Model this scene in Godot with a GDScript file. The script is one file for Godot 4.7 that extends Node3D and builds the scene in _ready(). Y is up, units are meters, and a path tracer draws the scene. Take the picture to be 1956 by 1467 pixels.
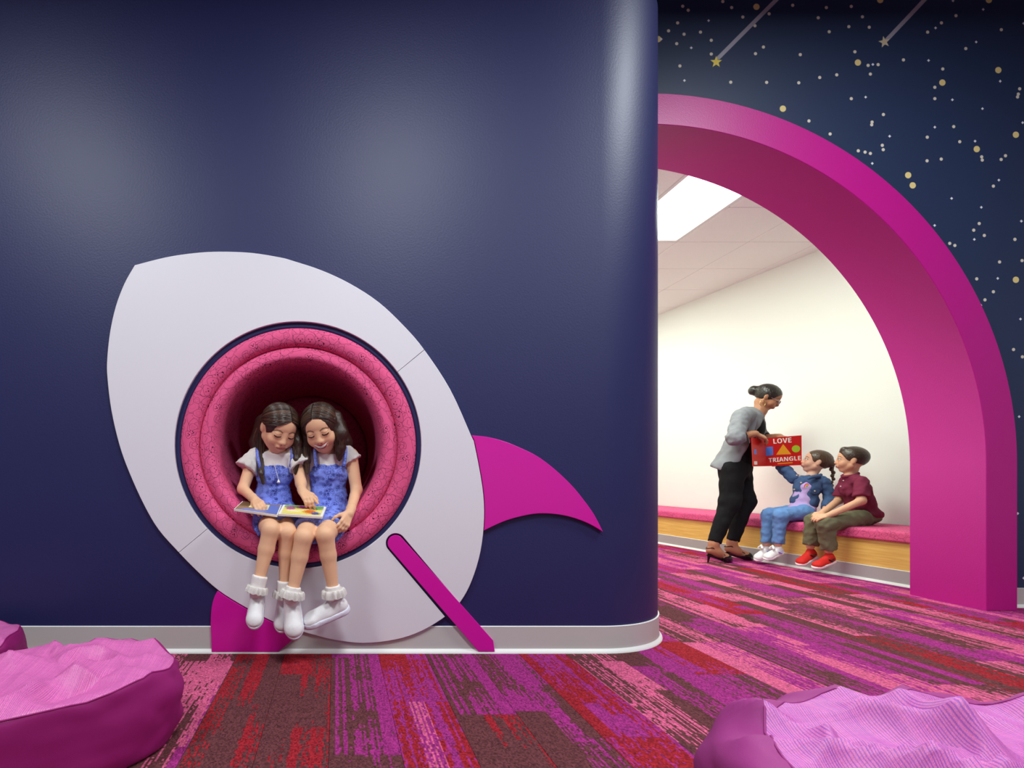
extends Node3D
# The lens: a level view camera with a shifted lens. A pixel gives a direction, a depth is taken from what the thing touches.
const F := 1045.0
const VX := 642.0
const VY := 905.0
const EYE := 0.77
const ROCKET_D := 2.359      # depth of the navy wall with the rocket
const ARCH_D := 3.074        # front face of the arch
const STAR_D := 3.157        # star-printed wall
const ARCH_BACK := 3.484
const CEIL := 2.755          # ceiling of the story room
var M := {}
var names := {}
var rng := RandomNumberGenerator.new()

func px(x: float, y: float, d: float) -> Vector3:
	return Vector3((x - VX) * d / F, EYE - (y - VY) * d / F, -d)

func flat(x: float, y: float, d: float) -> Vector2:
	return Vector2((x - VX) * d / F, EYE - (y - VY) * d / F)

func numbered(called: String) -> String:
	var n: int = names.get(called, 0)
	names[called] = n + 1
	return called if n == 0 else "%s_%03d" % [called, n]

func meta(o: Node3D, label := "", category := "", group := "", kind := "") -> Node3D:
	if label: o.set_meta("label", label)
	if category: o.set_meta("category", category)
	if group: o.set_meta("group", group)
	if kind: o.set_meta("kind", kind)
	return o

func thing(called: String, at: Vector3, label: String, category: String, group := "") -> Node3D:
	var o := Node3D.new()
	o.name = numbered(called)
	add_child(o)
	o.position = at
	return meta(o, label, category, group)

# a mesh whose vertices are given in world space, hung under a parent that is only moved, never turned
func part(called: String, mesh: Mesh, m: Material, parent: Node3D = null) -> MeshInstance3D:
	var o := MeshInstance3D.new()
	o.mesh = mesh
	o.material_override = m
	if parent == null:
		o.name = numbered(called)
		add_child(o)
	else:
		o.name = called
		parent.add_child(o, true)
		var off := Vector3.ZERO
		var up: Node = parent
		while up != self:
			off += (up as Node3D).position
			up = up.get_parent()
		o.position = -off
	return o

func structure(called: String, mesh: Mesh, m: Material) -> MeshInstance3D:
	var o := part(called, mesh, m)
	o.set_meta("kind", "structure")
	return o

# ---------------------------------------------------------------- materials
func mat(c: Color, rough := 0.6, spec := 0.5, metal := 0.0) -> StandardMaterial3D:
	var m := StandardMaterial3D.new()
	m.albedo_color = c
	m.roughness = rough
	m.metallic = metal
	m.metallic_specular = spec
	return m

func rgb8(r: int, g: int, b: int) -> Color:
	return Color8(r, g, b)

func noise_tex(freq: float, seed_: int, size := 256, normal := false, bump := 2.0, ramp: Gradient = null, octaves := 3) -> NoiseTexture2D:
	var n := FastNoiseLite.new()
	n.noise_type = FastNoiseLite.TYPE_SIMPLEX_SMOOTH
	n.seed = seed_
	n.frequency = freq
	n.fractal_octaves = octaves
	var t := NoiseTexture2D.new()
	t.width = size
	t.height = size
	t.seamless = true
	t.noise = n
	if normal:
		t.as_normal_map = true
		t.bump_strength = bump
	if ramp: t.color_ramp = ramp
	return t

func relief(m: StandardMaterial3D, tex: Texture2D, scale: Vector3, strength: float, world := true) -> StandardMaterial3D:
	m.normal_enabled = true
	m.normal_texture = tex
	m.normal_scale = strength
	m.uv1_triplanar = true
	m.uv1_world_triplanar = world
	m.uv1_scale = scale
	return m

func ramp2(a: Color, b: Color) -> Gradient:
	var g := Gradient.new()
	g.set_color(0, a)
	g.set_color(1, b)
	return g

# ---------------------------------------------------------------- mesh helpers
func am(v: PackedVector3Array, n: PackedVector3Array, i: PackedInt32Array, uv := PackedVector2Array(), col := PackedColorArray()) -> ArrayMesh:
	var a := []
	a.resize(Mesh.ARRAY_MAX)
	a[Mesh.ARRAY_VERTEX] = v
	a[Mesh.ARRAY_NORMAL] = n
	a[Mesh.ARRAY_INDEX] = i
	if uv.size(): a[Mesh.ARRAY_TEX_UV] = uv
	if col.size(): a[Mesh.ARRAY_COLOR] = col
	var m := ArrayMesh.new()
	m.add_surface_from_arrays(Mesh.PRIMITIVE_TRIANGLES, a)
	return m

class Kit:
	# a growing triangle list with flat or given normals
	var v := PackedVector3Array()
	var n := PackedVector3Array()
	var uv := PackedVector2Array()
	var i := PackedInt32Array()
	func tri(a: Vector3, b: Vector3, c: Vector3, nn := Vector3.ZERO, ua := Vector2.ZERO, ub := Vector2.ZERO, uc := Vector2.ZERO) -> void:
		var g := (c - a).cross(b - a)
		if nn == Vector3.ZERO: nn = g.normalized()
		var k := v.size()
		v.append(a); v.append(b); v.append(c)
		n.append(nn); n.append(nn); n.append(nn)
		uv.append(ua); uv.append(ub); uv.append(uc)
		if g.dot(nn) >= 0.0:
			i.append(k); i.append(k + 1); i.append(k + 2)
		else:
			i.append(k); i.append(k + 2); i.append(k + 1)
	func quad(a: Vector3, b: Vector3, c: Vector3, d: Vector3, nn := Vector3.ZERO) -> void:
		tri(a, b, c, nn, Vector2(0, 0), Vector2(1, 0), Vector2(1, 1))
		tri(a, c, d, nn, Vector2(0, 0), Vector2(1, 1), Vector2(0, 1))
	# a grid of points rows x cols, smooth normals, facing the side of `out`
	func grid(p: Array, cols: int, uvs: PackedVector2Array, flip := false, closed := false) -> void:
		var rows := p.size() / cols
		var base := v.size()
		var nn := PackedVector3Array()
		nn.resize(p.size())
		for r in rows - 1:
			for c in cols - 1:
				var a := r * cols + c
				var g: Vector3 = (p[a + cols + 1] - p[a]).cross(p[a + 1] - p[a + cols])
				for q in [a, a + 1, a + cols, a + cols + 1]: nn[q] += g
		if closed:
			for r in rows:
				var s := nn[r * cols] + nn[r * cols + cols - 1]
				nn[r * cols] = s
				nn[r * cols + cols - 1] = s
		for q in p.size():
			v.append(p[q])
			n.append(nn[q].normalized() * (-1.0 if flip else 1.0))
			uv.append(uvs[q] if uvs.size() else Vector2.ZERO)
		for r in rows - 1:
			for c in cols - 1:
				var a := base + r * cols + c
				if flip:
					for q in [a, a + cols, a + 1, a + 1, a + cols, a + cols + 1]: i.append(q)
				else:
					for q in [a, a + 1, a + cols, a + 1, a + cols + 1, a + cols]: i.append(q)
	func box(lo: Vector3, hi: Vector3, ch := 0.0) -> void:
		# a box with chamfered edges
		var c := (lo + hi) * 0.5
		var h := (hi - lo) * 0.5
		for ax in 3:
			for s in [-1.0, 1.0]:
				var nn := Vector3.ZERO
				nn[ax] = s
				var u := (ax + 1) % 3
				var w := (ax + 2) % 3
				var q := []
				for k in [[-1, -1], [1, -1], [1, 1], [-1, 1]]:
					var p := c
					p[ax] += s * h[ax]
					p[u] += k[0] * (h[u] - ch)
					p[w] += k[1] * (h[w] - ch)
					q.append(p)
				quad(q[0], q[1], q[2], q[3], nn)
		if ch > 0.0:
			for ax in 3:
				var u := (ax + 1) % 3
				var w := (ax + 2) % 3
				for su in [-1.0, 1.0]:
					for sw in [-1.0, 1.0]:
						var nn := Vector3.ZERO
						nn[u] = su; nn[w] = sw
						nn = nn.normalized()
						var q := []
						for k in [[-1.0, 0], [1.0, 0], [1.0, 1], [-1.0, 1]]:
							var p := c
							p[ax] += k[0] * (h[ax] - ch)
							p[u] += su * (h[u] - (ch if k[1] == 1 else 0.0))
							p[w] += sw * (h[w] - (0.0 if k[1] == 1 else ch))
							q.append(p)
						quad(q[0], q[1], q[2], q[3], nn)
			for sx in [-1.0, 1.0]:
				for sy in [-1.0, 1.0]:
					for sz in [-1.0, 1.0]:
						tri(c + Vector3(sx * h.x, sy * (h.y - ch), sz * (h.z - ch)), c + Vector3(sx * (h.x - ch), sy * h.y, sz * (h.z - ch)), c + Vector3(sx * (h.x - ch), sy * (h.y - ch), sz * h.z), Vector3(sx, sy, sz).normalized())

func bake(k: Kit) -> ArrayMesh:
	return am(k.v, k.n, k.i, k.uv)

func box_mesh(lo: Vector3, hi: Vector3, ch := 0.0) -> ArrayMesh:
	var k := Kit.new()
	k.box(lo, hi, ch)
	return bake(k)

# a flat shape in the plane z = -d (front towards the camera), of a given thickness, with a small chamfer
func slab(poly: PackedVector2Array, d: float, thick: float, ch := 0.002, k: Kit = null) -> Kit:
	if k == null: k = Kit.new()
	if Geometry2D.is_polygon_clockwise(poly):
		poly = poly.duplicate()
		poly.reverse()
	# drop points that lie almost on each other
	var clean := PackedVector2Array()
	for q in poly:
		if clean.is_empty() or q.distance_to(clean[clean.size() - 1]) > 0.0012: clean.append(q)
	while clean.size() > 3 and clean[0].distance_to(clean[clean.size() - 1]) < 0.0012: clean.remove_at(clean.size() - 1)
	poly = clean
	var n := poly.size()
	var inner := PackedVector2Array()
	for q in n:
		var a := (poly[q] - poly[(q + n - 1) % n]).normalized()
		var b := (poly[(q + 1) % n] - poly[q]).normalized()
		var m := (Vector2(-a.y, a.x) + Vector2(-b.y, b.x))
		m = m / maxf(0.6, m.length_squared() * 0.5)
		inner.append(poly[q] + m * ch)
	var t := Geometry2D.triangulate_polygon(inner)
	if t.is_empty(): t = Geometry2D.triangulate_polygon(poly)
	if t.is_empty(): print("no triangles for a slab of ", poly.size())
	var z0 := -d
	for q in range(0, t.size(), 3):
		var a := inner[t[q]]
		var b := inner[t[q + 1]]
		var c := inner[t[q + 2]]
		k.tri(Vector3(a.x, a.y, z0), Vector3(b.x, b.y, z0), Vector3(c.x, c.y, z0), Vector3(0, 0, 1), a, b, c)
		k.tri(Vector3(a.x, a.y, z0 - thick), Vector3(b.x, b.y, z0 - thick), Vector3(c.x, c.y, z0 - thick), Vector3(0, 0, -1), a, b, c)
	for q in n:
		var w := (q + 1) % n
		var e := poly[w] - poly[q]
		if e.length() < 1e-6: continue
		var o := Vector3(e.y, -e.x, 0).normalized()
		k.quad(Vector3(inner[q].x, inner[q].y, z0), Vector3(inner[w].x, inner[w].y, z0), Vector3(poly[w].x, poly[w].y, z0 - ch), Vector3(poly[q].x, poly[q].y, z0 - ch), (o + Vector3(0, 0, 1)).normalized())
		k.quad(Vector3(poly[q].x, poly[q].y, z0 - ch), Vector3(poly[w].x, poly[w].y, z0 - ch), Vector3(poly[w].x, poly[w].y, z0 - thick), Vector3(poly[q].x, poly[q].y, z0 - thick), o)
	return k

# smooth closed or open curve through pixel points on a wall at depth d
func curve2(pts: Array, d: float, closed := true, steps := 6) -> PackedVector2Array:
	var r := PackedVector2Array()
	var n := pts.size()
	for q in (n if closed else n - 1):
		var p := []
		for w in [-1, 0, 1, 2]:
			var at: int = (q + w + n) % n if closed else clampi(q + w, 0, n - 1)
			p.append(flat(pts[at][0], pts[at][1], d))
		for s in steps:
			r.append((p[1] as Vector2).cubic_interpolate(p[2], p[0], p[3], float(s) / steps))
	if not closed: r.append(flat(pts[n - 1][0], pts[n - 1][1], d))
	return r

func circle2(c: Vector2, r: float, n := 96) -> PackedVector2Array:
	var o := PackedVector2Array()
	for q in n: o.append(c + Vector2(cos(TAU * q / n), sin(TAU * q / n)) * r)
	return o

# turned on an axis along z: profile of (radius, depth)
func lathe_z(c: Vector2, prof: Array, n := 96, u_rep := 1.0, v_len := 1.0, flip := false) -> ArrayMesh:
	var k := Kit.new()
	var p := []
	var uv := PackedVector2Array()
	var s := 0.0
	for r in prof.size():
		if r > 0: s += Vector2(prof[r][0] - prof[r - 1][0], prof[r][1] - prof[r - 1][1]).length()
		for q in n + 1:
			var a := TAU * q / n - PI * 0.5
			p.append(Vector3(c.x + cos(a) * prof[r][0], c.y + sin(a) * prof[r][0], -prof[r][1]))
			uv.append(Vector2(float(q) / n * u_rep, s / v_len))
	k.grid(p, n + 1, uv, not flip, true)
	return bake(k)
# a tube along points
func tube(pts: Array, rad: Array, sides := 10, k: Kit = null, cap := true) -> Kit:
	if k == null: k = Kit.new()
	var p := []
	var uv := PackedVector2Array()
	var prev := Vector3.ZERO
	for q in pts.size():
		var a: Vector3 = pts[maxi(q - 1, 0)]
		var b: Vector3 = pts[mini(q + 1, pts.size() - 1)]
		var d := (b - a).normalized()
		var s := d.cross(Vector3.UP if absf(d.y) < 0.9 else Vector3.RIGHT).normalized() if prev == Vector3.ZERO else (prev - d * prev.dot(d)).normalized()
		prev = s
		var t := d.cross(s)
		for w in sides + 1:
			var g := TAU * w / sides
			p.append(pts[q] + (s * cos(g) + t * sin(g)) * rad[q])
			uv.append(Vector2(float(w) / sides, float(q)))
	k.grid(p, sides + 1, uv, true, true)
	if cap:
		for e in [0, pts.size() - 1]:
			var o: Vector3 = (pts[0] - pts[1] if e == 0 else pts[e] - pts[e - 1]).normalized()
			for w in sides: k.tri(pts[e] + o * rad[e] * 0.4, p[e * (sides + 1) + w], p[e * (sides + 1) + w + 1], (o + (p[e * (sides + 1) + w] - pts[e]).normalized() * 0.6).normalized())
	return k
func _ready() -> void:
	rng.seed = 11
	# camera
	var cam := Camera3D.new()
	cam.name = "camera"
	add_child(cam)
	cam.position = Vector3(0, EYE, 0)
	cam.near = 0.05
	cam.far = 60.0
	cam.projection = Camera3D.PROJECTION_FRUSTUM
	cam.size = 1467.0 / F * cam.near
	cam.frustum_offset = Vector2((978.0 - VX) / F, (VY - 733.5) / F) * cam.near
	cam.current = true
	# surroundings: a closed interior, nothing from the sky
	var env := Environment.new()
	env.background_mode = Environment.BG_COLOR
	env.background_color = Color(0, 0, 0)
	env.tonemap_mode = Environment.TONE_MAPPER_LINEAR
	env.tonemap_exposure = 1.0
	env.sdfgi_enabled = true
	env.ssao_enabled = true
	env.ssil_enabled = true
	var we := WorldEnvironment.new()
	we.name = "surroundings"
	we.environment = env
	add_child(we)
	make_materials()
	lamps()
	shell()
	carpet()
	star_wall_and_arch()
	rocket()
	nook()
	story_room()
	bean_bags()
	people()
	M.carpet.albedo_texture = atlas_thread.wait_to_finish()
# ---------------------------------------------------------------- light fittings
# suspended LED panels of the main room: frame, glowing diffuser and the light it gives
func panel_lamp(at: Vector3, size: Vector2, energy: float, tint: Color, label: String) -> void:
	var o := thing("suspended_panel_light", at, label, "ceiling light", "panel lights hung over the play area")
	var k := Kit.new()
	var hx := size.x * 0.5
	var hz := size.y * 0.5
	for s in [[-hx - 0.02, hx + 0.02, -hz - 0.02, -hz], [-hx - 0.02, hx + 0.02, hz, hz + 0.02], [-hx - 0.02, -hx, -hz, hz], [hx, hx + 0.02, -hz, hz]]:
		k.box(at + Vector3(s[0], -0.005, s[2]), at + Vector3(s[1], 0.06, s[3]))
	k.box(at + Vector3(-hx, 0.03, -hz), at + Vector3(hx, 0.06, hz))
	part("frame", bake(k), M.white_metal, o)
	var glow := mat(tint, 0.6)
	glow.emission_enabled = true
	glow.emission = tint
	glow.emission_energy_multiplier = 3.0
	part("diffuser", box_mesh(at + Vector3(-hx, 0.004, -hz), at + Vector3(hx, 0.016, hz)), glow, o)
	for s in [-1.0, 1.0]:
		part("hanging_cable", bake(tube([at + Vector3(s * hx * 0.8, 0.06, 0), at + Vector3(s * hx * 0.8, 3.75 - at.y, 0)], [0.003, 0.003], 6)), M.white_metal, o)
	var l := AreaLight3D.new()
	l.name = "light"
	o.add_child(l)
	l.area_size = size
	l.rotation_degrees.x = -90
	l.position = Vector3(0, -0.012, 0)
	l.light_color = tint
	l.light_energy = energy
	l.shadow_enabled = true
	l.area_range = 12.0

func lamps() -> void:
	var warm := Color(0.965, 0.995, 1.0)
	panel_lamp(Vector3(-1.8, 3.02, -0.62), Vector2(0.6, 0.6), 5.4, warm, "flat panel light hung over the end of the low pink bean bag")
	panel_lamp(Vector3(0.42, 3.02, -0.62), Vector2(0.6, 0.6), 5.4, warm, "flat panel light hung in front of the round reading nook")
	panel_lamp(Vector3(2.6, 3.45, -1.4), Vector2(0.6, 0.6), 7.4, warm, "flat panel light hung before the purple arch")
	panel_lamp(Vector3(2.7, 3.02, 0.9), Vector2(0.6, 0.6), 4.0, warm, "flat panel light hung over the striped bean bag")

# ---------------------------------------------------------------- room shell
func make_materials() -> void:
	var peel := noise_tex(0.09, 3, 256, true, 3.0)
	M.white_metal = mat(Color(0.86, 0.86, 0.86), 0.4)
	M.navy = relief(mat(rgb8(29, 33, 84), 0.49, 0.5), peel, Vector3(4, 4, 4), 0.10)
	M.plain_wall = relief(mat(Color(0.86, 0.85, 0.83), 0.7), peel, Vector3(4, 4, 4), 0.2)
	M.dark_ceiling = mat(rgb8(62, 64, 74), 0.9)
	M.cream = relief(mat(rgb8(238, 237, 231), 0.75), peel, Vector3(4, 4, 4), 0.08)
	M.base = mat(rgb8(190, 187, 184), 0.45)
	M.base_lip = mat(rgb8(226, 226, 224), 0.4)
	M.arch = relief(mat(rgb8(184, 14, 132), 0.42), peel, Vector3(4, 4, 4), 0.08)
	M.fin = mat(rgb8(212, 24, 160), 0.2)
	M.hull = mat(rgb8(224, 222, 230), 0.38)
	M.hull_edge = mat(rgb8(24, 20, 40), 0.6)
	M.ceiling_tile = relief(mat(rgb8(246, 246, 242), 0.9), noise_tex(0.2, 8, 256, true, 5.0), Vector3(3, 3, 3), 0.6)
	M.grid = mat(rgb8(214, 210, 202), 0.6)
	M.oak = mat(Color.WHITE, 0.5)
	M.oak.albedo_texture = noise_tex(0.012, 21, 512, false, 0, ramp2(rgb8(218, 168, 78), rgb8(240, 198, 112)), 5)
	M.oak.uv1_triplanar = true
	M.oak.uv1_world_triplanar = true
	M.oak.uv1_scale = Vector3(0.5, 9.0, 0.5)

func shell() -> void:
	# main room: ceiling and the walls outside the frame that send light back
	structure("ceiling", box_mesh(Vector3(-4.2, 3.75, -3.4), Vector3(6.2, 3.9, 3.7)), M.dark_ceiling)
	structure("wall_left", box_mesh(Vector3(-4.2, -0.05, -3.4), Vector3(-4.05, 3.75, 3.7)), M.plain_wall)
	structure("wall_right", box_mesh(Vector3(6.05, -0.05, -3.3), Vector3(6.2, 3.75, 3.7)), M.plain_wall)
	structure("wall_back", box_mesh(Vector3(-4.05, -0.05, 3.5), Vector3(6.05, 3.75, 3.65)), M.plain_wall)
	# navy wall with the round opening and the rounded end
	var d := ROCKET_D
	var c := flat(569, 850, d)
	var hole := 0.515
	var top := 2.95
	var left := -4.06
	var xc := 1.142
	var rr := 0.43
	var k := Kit.new()
	for s in [-1, 1]:
		var half := PackedVector2Array()
		if s < 0: half = PackedVector2Array([Vector2(left, 0), Vector2(c.x, 0), Vector2(c.x, top), Vector2(left, top)])
		else: half = PackedVector2Array([Vector2(c.x, 0), Vector2(xc, 0), Vector2(xc, top), Vector2(c.x, top)])
		for poly in Geometry2D.clip_polygons(half, circle2(c, hole, 120)):
			var t := Geometry2D.triangulate_polygon(poly)
			for q in range(0, t.size(), 3):
				k.tri(Vector3(poly[t[q]].x, poly[t[q]].y, -d), Vector3(poly[t[q + 1]].x, poly[t[q + 1]].y, -d), Vector3(poly[t[q + 2]].x, poly[t[q + 2]].y, -d), Vector3(0, 0, 1))
	var p := []
	var rows := 28
	for y in [0.0, top]:
		for q in rows + 1:
			var a := PI * 0.5 * q / rows
			p.append(Vector3(xc + sin(a) * rr, y, -d - rr + cos(a) * rr))
		p.append(Vector3(xc + rr, y, -8.0))
	# curved end: one quad per step with its own smooth normals
	for q in rows:
		var a0 := PI * 0.5 * q / rows
		var a1 := PI * 0.5 * (q + 1) / rows
		var b := k.v.size()
		for e in [[a0, 0.0], [a1, 0.0], [a1, top], [a0, top]]:
			k.v.append(Vector3(xc + sin(e[0]) * rr, e[1], -d - rr + cos(e[0]) * rr))
			k.n.append(Vector3(sin(e[0]), 0, cos(e[0])))
			k.uv.append(Vector2.ZERO)
		for e in [0, 2, 1, 0, 3, 2]: k.i.append(b + e)
	k.quad(Vector3(xc + rr, 0, -d - rr), Vector3(xc + rr, 0, -8.0), Vector3(xc + rr, top, -8.0), Vector3(xc + rr, top, -d - rr), Vector3(1, 0, 0))
	# top of the wall and its closed back
	var roof := PackedVector2Array([Vector2(left, -8.0), Vector2(left, -d)])
	for q in rows + 1: roof.append(Vector2(p[q].x, p[q].z))
	roof.append(Vector2(xc + rr, -8.0))
	var rt := Geometry2D.triangulate_polygon(roof)
	for q in range(0, rt.size(), 3):
		k.tri(Vector3(roof[rt[q]].x, top, roof[rt[q]].y), Vector3(roof[rt[q + 1]].x, top, roof[rt[q + 1]].y), Vector3(roof[rt[q + 2]].x, top, roof[rt[q + 2]].y), Vector3(0, 1, 0))
	k.quad(Vector3(left, 0, -8.0), Vector3(xc + rr, 0, -8.0), Vector3(xc + rr, top, -8.0), Vector3(left, top, -8.0), Vector3(0, 0, -1))
	k.quad(Vector3(left, 0, -8.0), Vector3(left, 0, -d), Vector3(left, top, -d), Vector3(left, top, -8.0), Vector3(-1, 0, 0))
	structure("wall_front", bake(k), M.navy)
	# upper closing wall of the main room above the navy block
	structure("wall_upper", box_mesh(Vector3(-4.06, 2.96, -3.35), Vector3(1.56, 3.75, -3.25)), M.navy)
	# rubber base with its pale toe, following the rounded end
	var path := []
	path.append(Vector2(left, -d))
	for q in 5: path.append(Vector2(lerpf(left, xc, (q + 1) / 5.0), -d))
	for q in range(1, 25):
		var a := PI * 0.5 * q / 24
		path.append(Vector2(xc + sin(a) * rr, -d - rr + cos(a) * rr))
	path.append(Vector2(xc + rr, -7.9))
	var bb := structure("baseboard_front", base_run(path, [[0.0, 0.112], [0.004, 0.112], [0.005, 0.109], [0.005, 0.030], [0.007, 0.018]]), M.base)
	part("toe", base_run(path, [[0.007, 0.018], [0.012, 0.012], [0.018, 0.006], [0.019, 0.0]]), M.base_lip, bb)
	part("top_edge", base_run(path, [[0.0, 0.1145], [0.0055, 0.1145], [0.0055, 0.1105]]), M.base_lip, bb)

# a skirting profile (offset from wall, height) run along a path in plan; the offset is to the left of the path as seen from above with z to the viewer
func base_run(path: Array, prof: Array) -> ArrayMesh:
	var k := Kit.new()
	var p := []
	for r in prof:
		for q in path.size():
			var a: Vector2 = path[maxi(q - 1, 0)]
			var b: Vector2 = path[mini(q + 1, path.size() - 1)]
			var t := (b - a).normalized()
			var o := Vector2(-t.y, t.x)
			var at: Vector2 = path[q] + o * r[0]
			p.append(Vector3(at.x, r[1], at.y))
	k.grid(p, path.size(), PackedVector2Array(), false)
	return bake(k)

# ---------------------------------------------------------------- carpet
const PINK := Color8(196, 88, 126)
const RED := Color8(146, 36, 46)
const MAG := Color8(148, 46, 116)
const BROWN := Color8(96, 54, 58)

func plank_atlas() -> ImageTexture:
	var w := 2000
	var rng := RandomNumberGenerator.new()
	rng.seed = 21
	var hh := 1500
	var data := PackedByteArray()
	data.resize(w * hh * 3)
	var fam := [[PINK, BROWN], [RED, BROWN], [MAG, BROWN], [MAG, RED], [PINK, MAG]]
	var nz := FastNoiseLite.new()
	nz.seed = 5
	nz.frequency = 1.0
	nz.fractal_octaves = 2
	for cell in 50:
		var cx := (cell % 20) * 100
		var cy := (cell / 20) * 500
		var f: Array = fam[cell / 10]
		# lanes
		var lanes := []
		var x := 0
		while x < 100:
			var lw := rng.randi_range(22, 50)
			var two := f.duplicate()
			if rng.randf() < 0.25: two = [f[0], [PINK, RED, MAG, BROWN][rng.randi() % 4]]
			var ys := [0]
			var th := []
			while ys[-1] < 500:
				ys.append(ys[-1] + rng.randi_range(90, 330))
				th.append([rng.randf_range(-0.5, 1.3), rng.randf_range(-0.5, 1.3)] if rng.randf() < 0.5 else [rng.randf_range(0.2, 0.8), rng.randf_range(0.2, 0.8)])
			lanes.append([x, mini(x + lw, 100), two, ys, th])
			x += lw
		for lane in lanes:
			var ca: Color = lane[2][0]
			var cb: Color = lane[2][1]
			for xx in range(lane[0], lane[1]):
				var stripe := xx / 3
				var ph := fposmod(sin(float(stripe * 37 + cell * 91)) * 4758.5453, 1.0)
				var seg := 0
				for yy in 500:
					while yy >= lane[3][seg + 1]: seg += 1
					var u: float = float(yy - lane[3][seg]) / float(lane[3][seg + 1] - lane[3][seg])
					var th: float = lerpf(lane[4][seg][0], lane[4][seg][1], u)
					var r := ph * 0.62 + 0.38 * (nz.get_noise_2d(stripe * 1.9 + cell * 13.0, yy * 0.045) + 0.5)
					var col := ca if r < th else cb
					# yarn: every tuft has its own tone
					var hsh := ((xx / 2 + cell * 57) * 73856093) ^ ((yy / 3) * 19349663)
					hsh = (hsh ^ (hsh >> 13)) * 1274126177
					var g := 0.80 + 0.36 * float((hsh >> 8) & 255) / 255.0
					if ((hsh >> 17) & 15) == 0: g *= 0.78
					var at := ((cy + yy) * w + cx + xx) * 3
					data[at] = mini(255, int(col.r8 * g))
					data[at + 1] = mini(255, int(col.g8 * g))
					data[at + 2] = mini(255, int(col.b8 * g))
	return ImageTexture.create_from_image(Image.create_from_data(w, hh, false, Image.FORMAT_RGB8, data))

var atlas_thread := Thread.new()

func carpet() -> void:
	atlas_thread.start(plank_atlas)
	M.carpet = mat(Color.WHITE, 0.95, 0.15)
	M.carpet.normal_enabled = true
	M.carpet.normal_texture = noise_tex(0.32, 40, 512, true, 8.0, null, 2)
	M.carpet.normal_scale = 0.0
	M.carpet.rim_enabled = false
	var under := relief(mat(rgb8(120, 44, 84), 0.95, 0.2), noise_tex(0.3, 41, 256, true, 8.0), Vector3(4, 4, 4), 0.8)
	var fl := structure("floor", box_mesh(Vector3(-4.2, -0.15, -8.3), Vector3(6.2, -0.008, 3.7)), under)
	var wide := 0.2
	var long := 1.0
	var meshes := []
	for cell in 50:
		var k := Kit.new()
		var e := 0.0004
		k.box(Vector3(e, -0.0075, -long + e), Vector3(wide - e, 0.0, -e), 0.0006)
		for q in k.v.size():
			k.uv[q] = Vector2(((cell % 20) + clampf(k.v[q].x / wide, 0.01, 0.99)) * 0.05, ((cell / 20) + clampf(1.0 + k.v[q].z / long, 0.004, 0.996)) / 3.0)
		meshes.append(bake(k))
	var family := func(col: int, x: float, z: float) -> int:
		var near := {0: 1, 1: 1, 2: 2, 3: 3, 4: 1, 5: 2, 6: 3, 7: 0, 8: 2, 9: 3}
		if z < 2.6 and x < 1.6:
			if col < 0: return 0 if col > -3 or rng.randf() < 0.6 else 2
			if near.has(col): return near[col] if rng.randf() < 0.85 else rng.randi_range(1, 3)
		var r := rng.randf()
		return 0 if r < 0.34 else 1 if r < 0.48 else 2 if r < 0.60 else 3 if r < 0.72 else 4
	for col in range(-10, 26):
		var x := -0.42 + wide * col
		var off := [0.0, 0.45, 0.2, 0.7, 0.35, 0.85, 0.1, 0.6][posmod(col * 3, 8)] as float
		for row in 8:
			var z := 0.4 + off + long * row     # nearest edge, as a depth
			if z > 7.6 or (x < 1.35 and z > 2.4): continue
			if x > 1.257 * (z + long) + 0.1: continue
			if x + wide < -0.62 * (z + long) - 0.2: continue
			var o := MeshInstance3D.new()
			o.mesh = meshes[int(family.call(col, x, z)) * 10 + rng.randi() % 10]
			o.material_override = M.carpet
			o.name = "carpet_plank"
			fl.add_child(o, true)
			o.position = Vector3(x, 0, -z)
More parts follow.
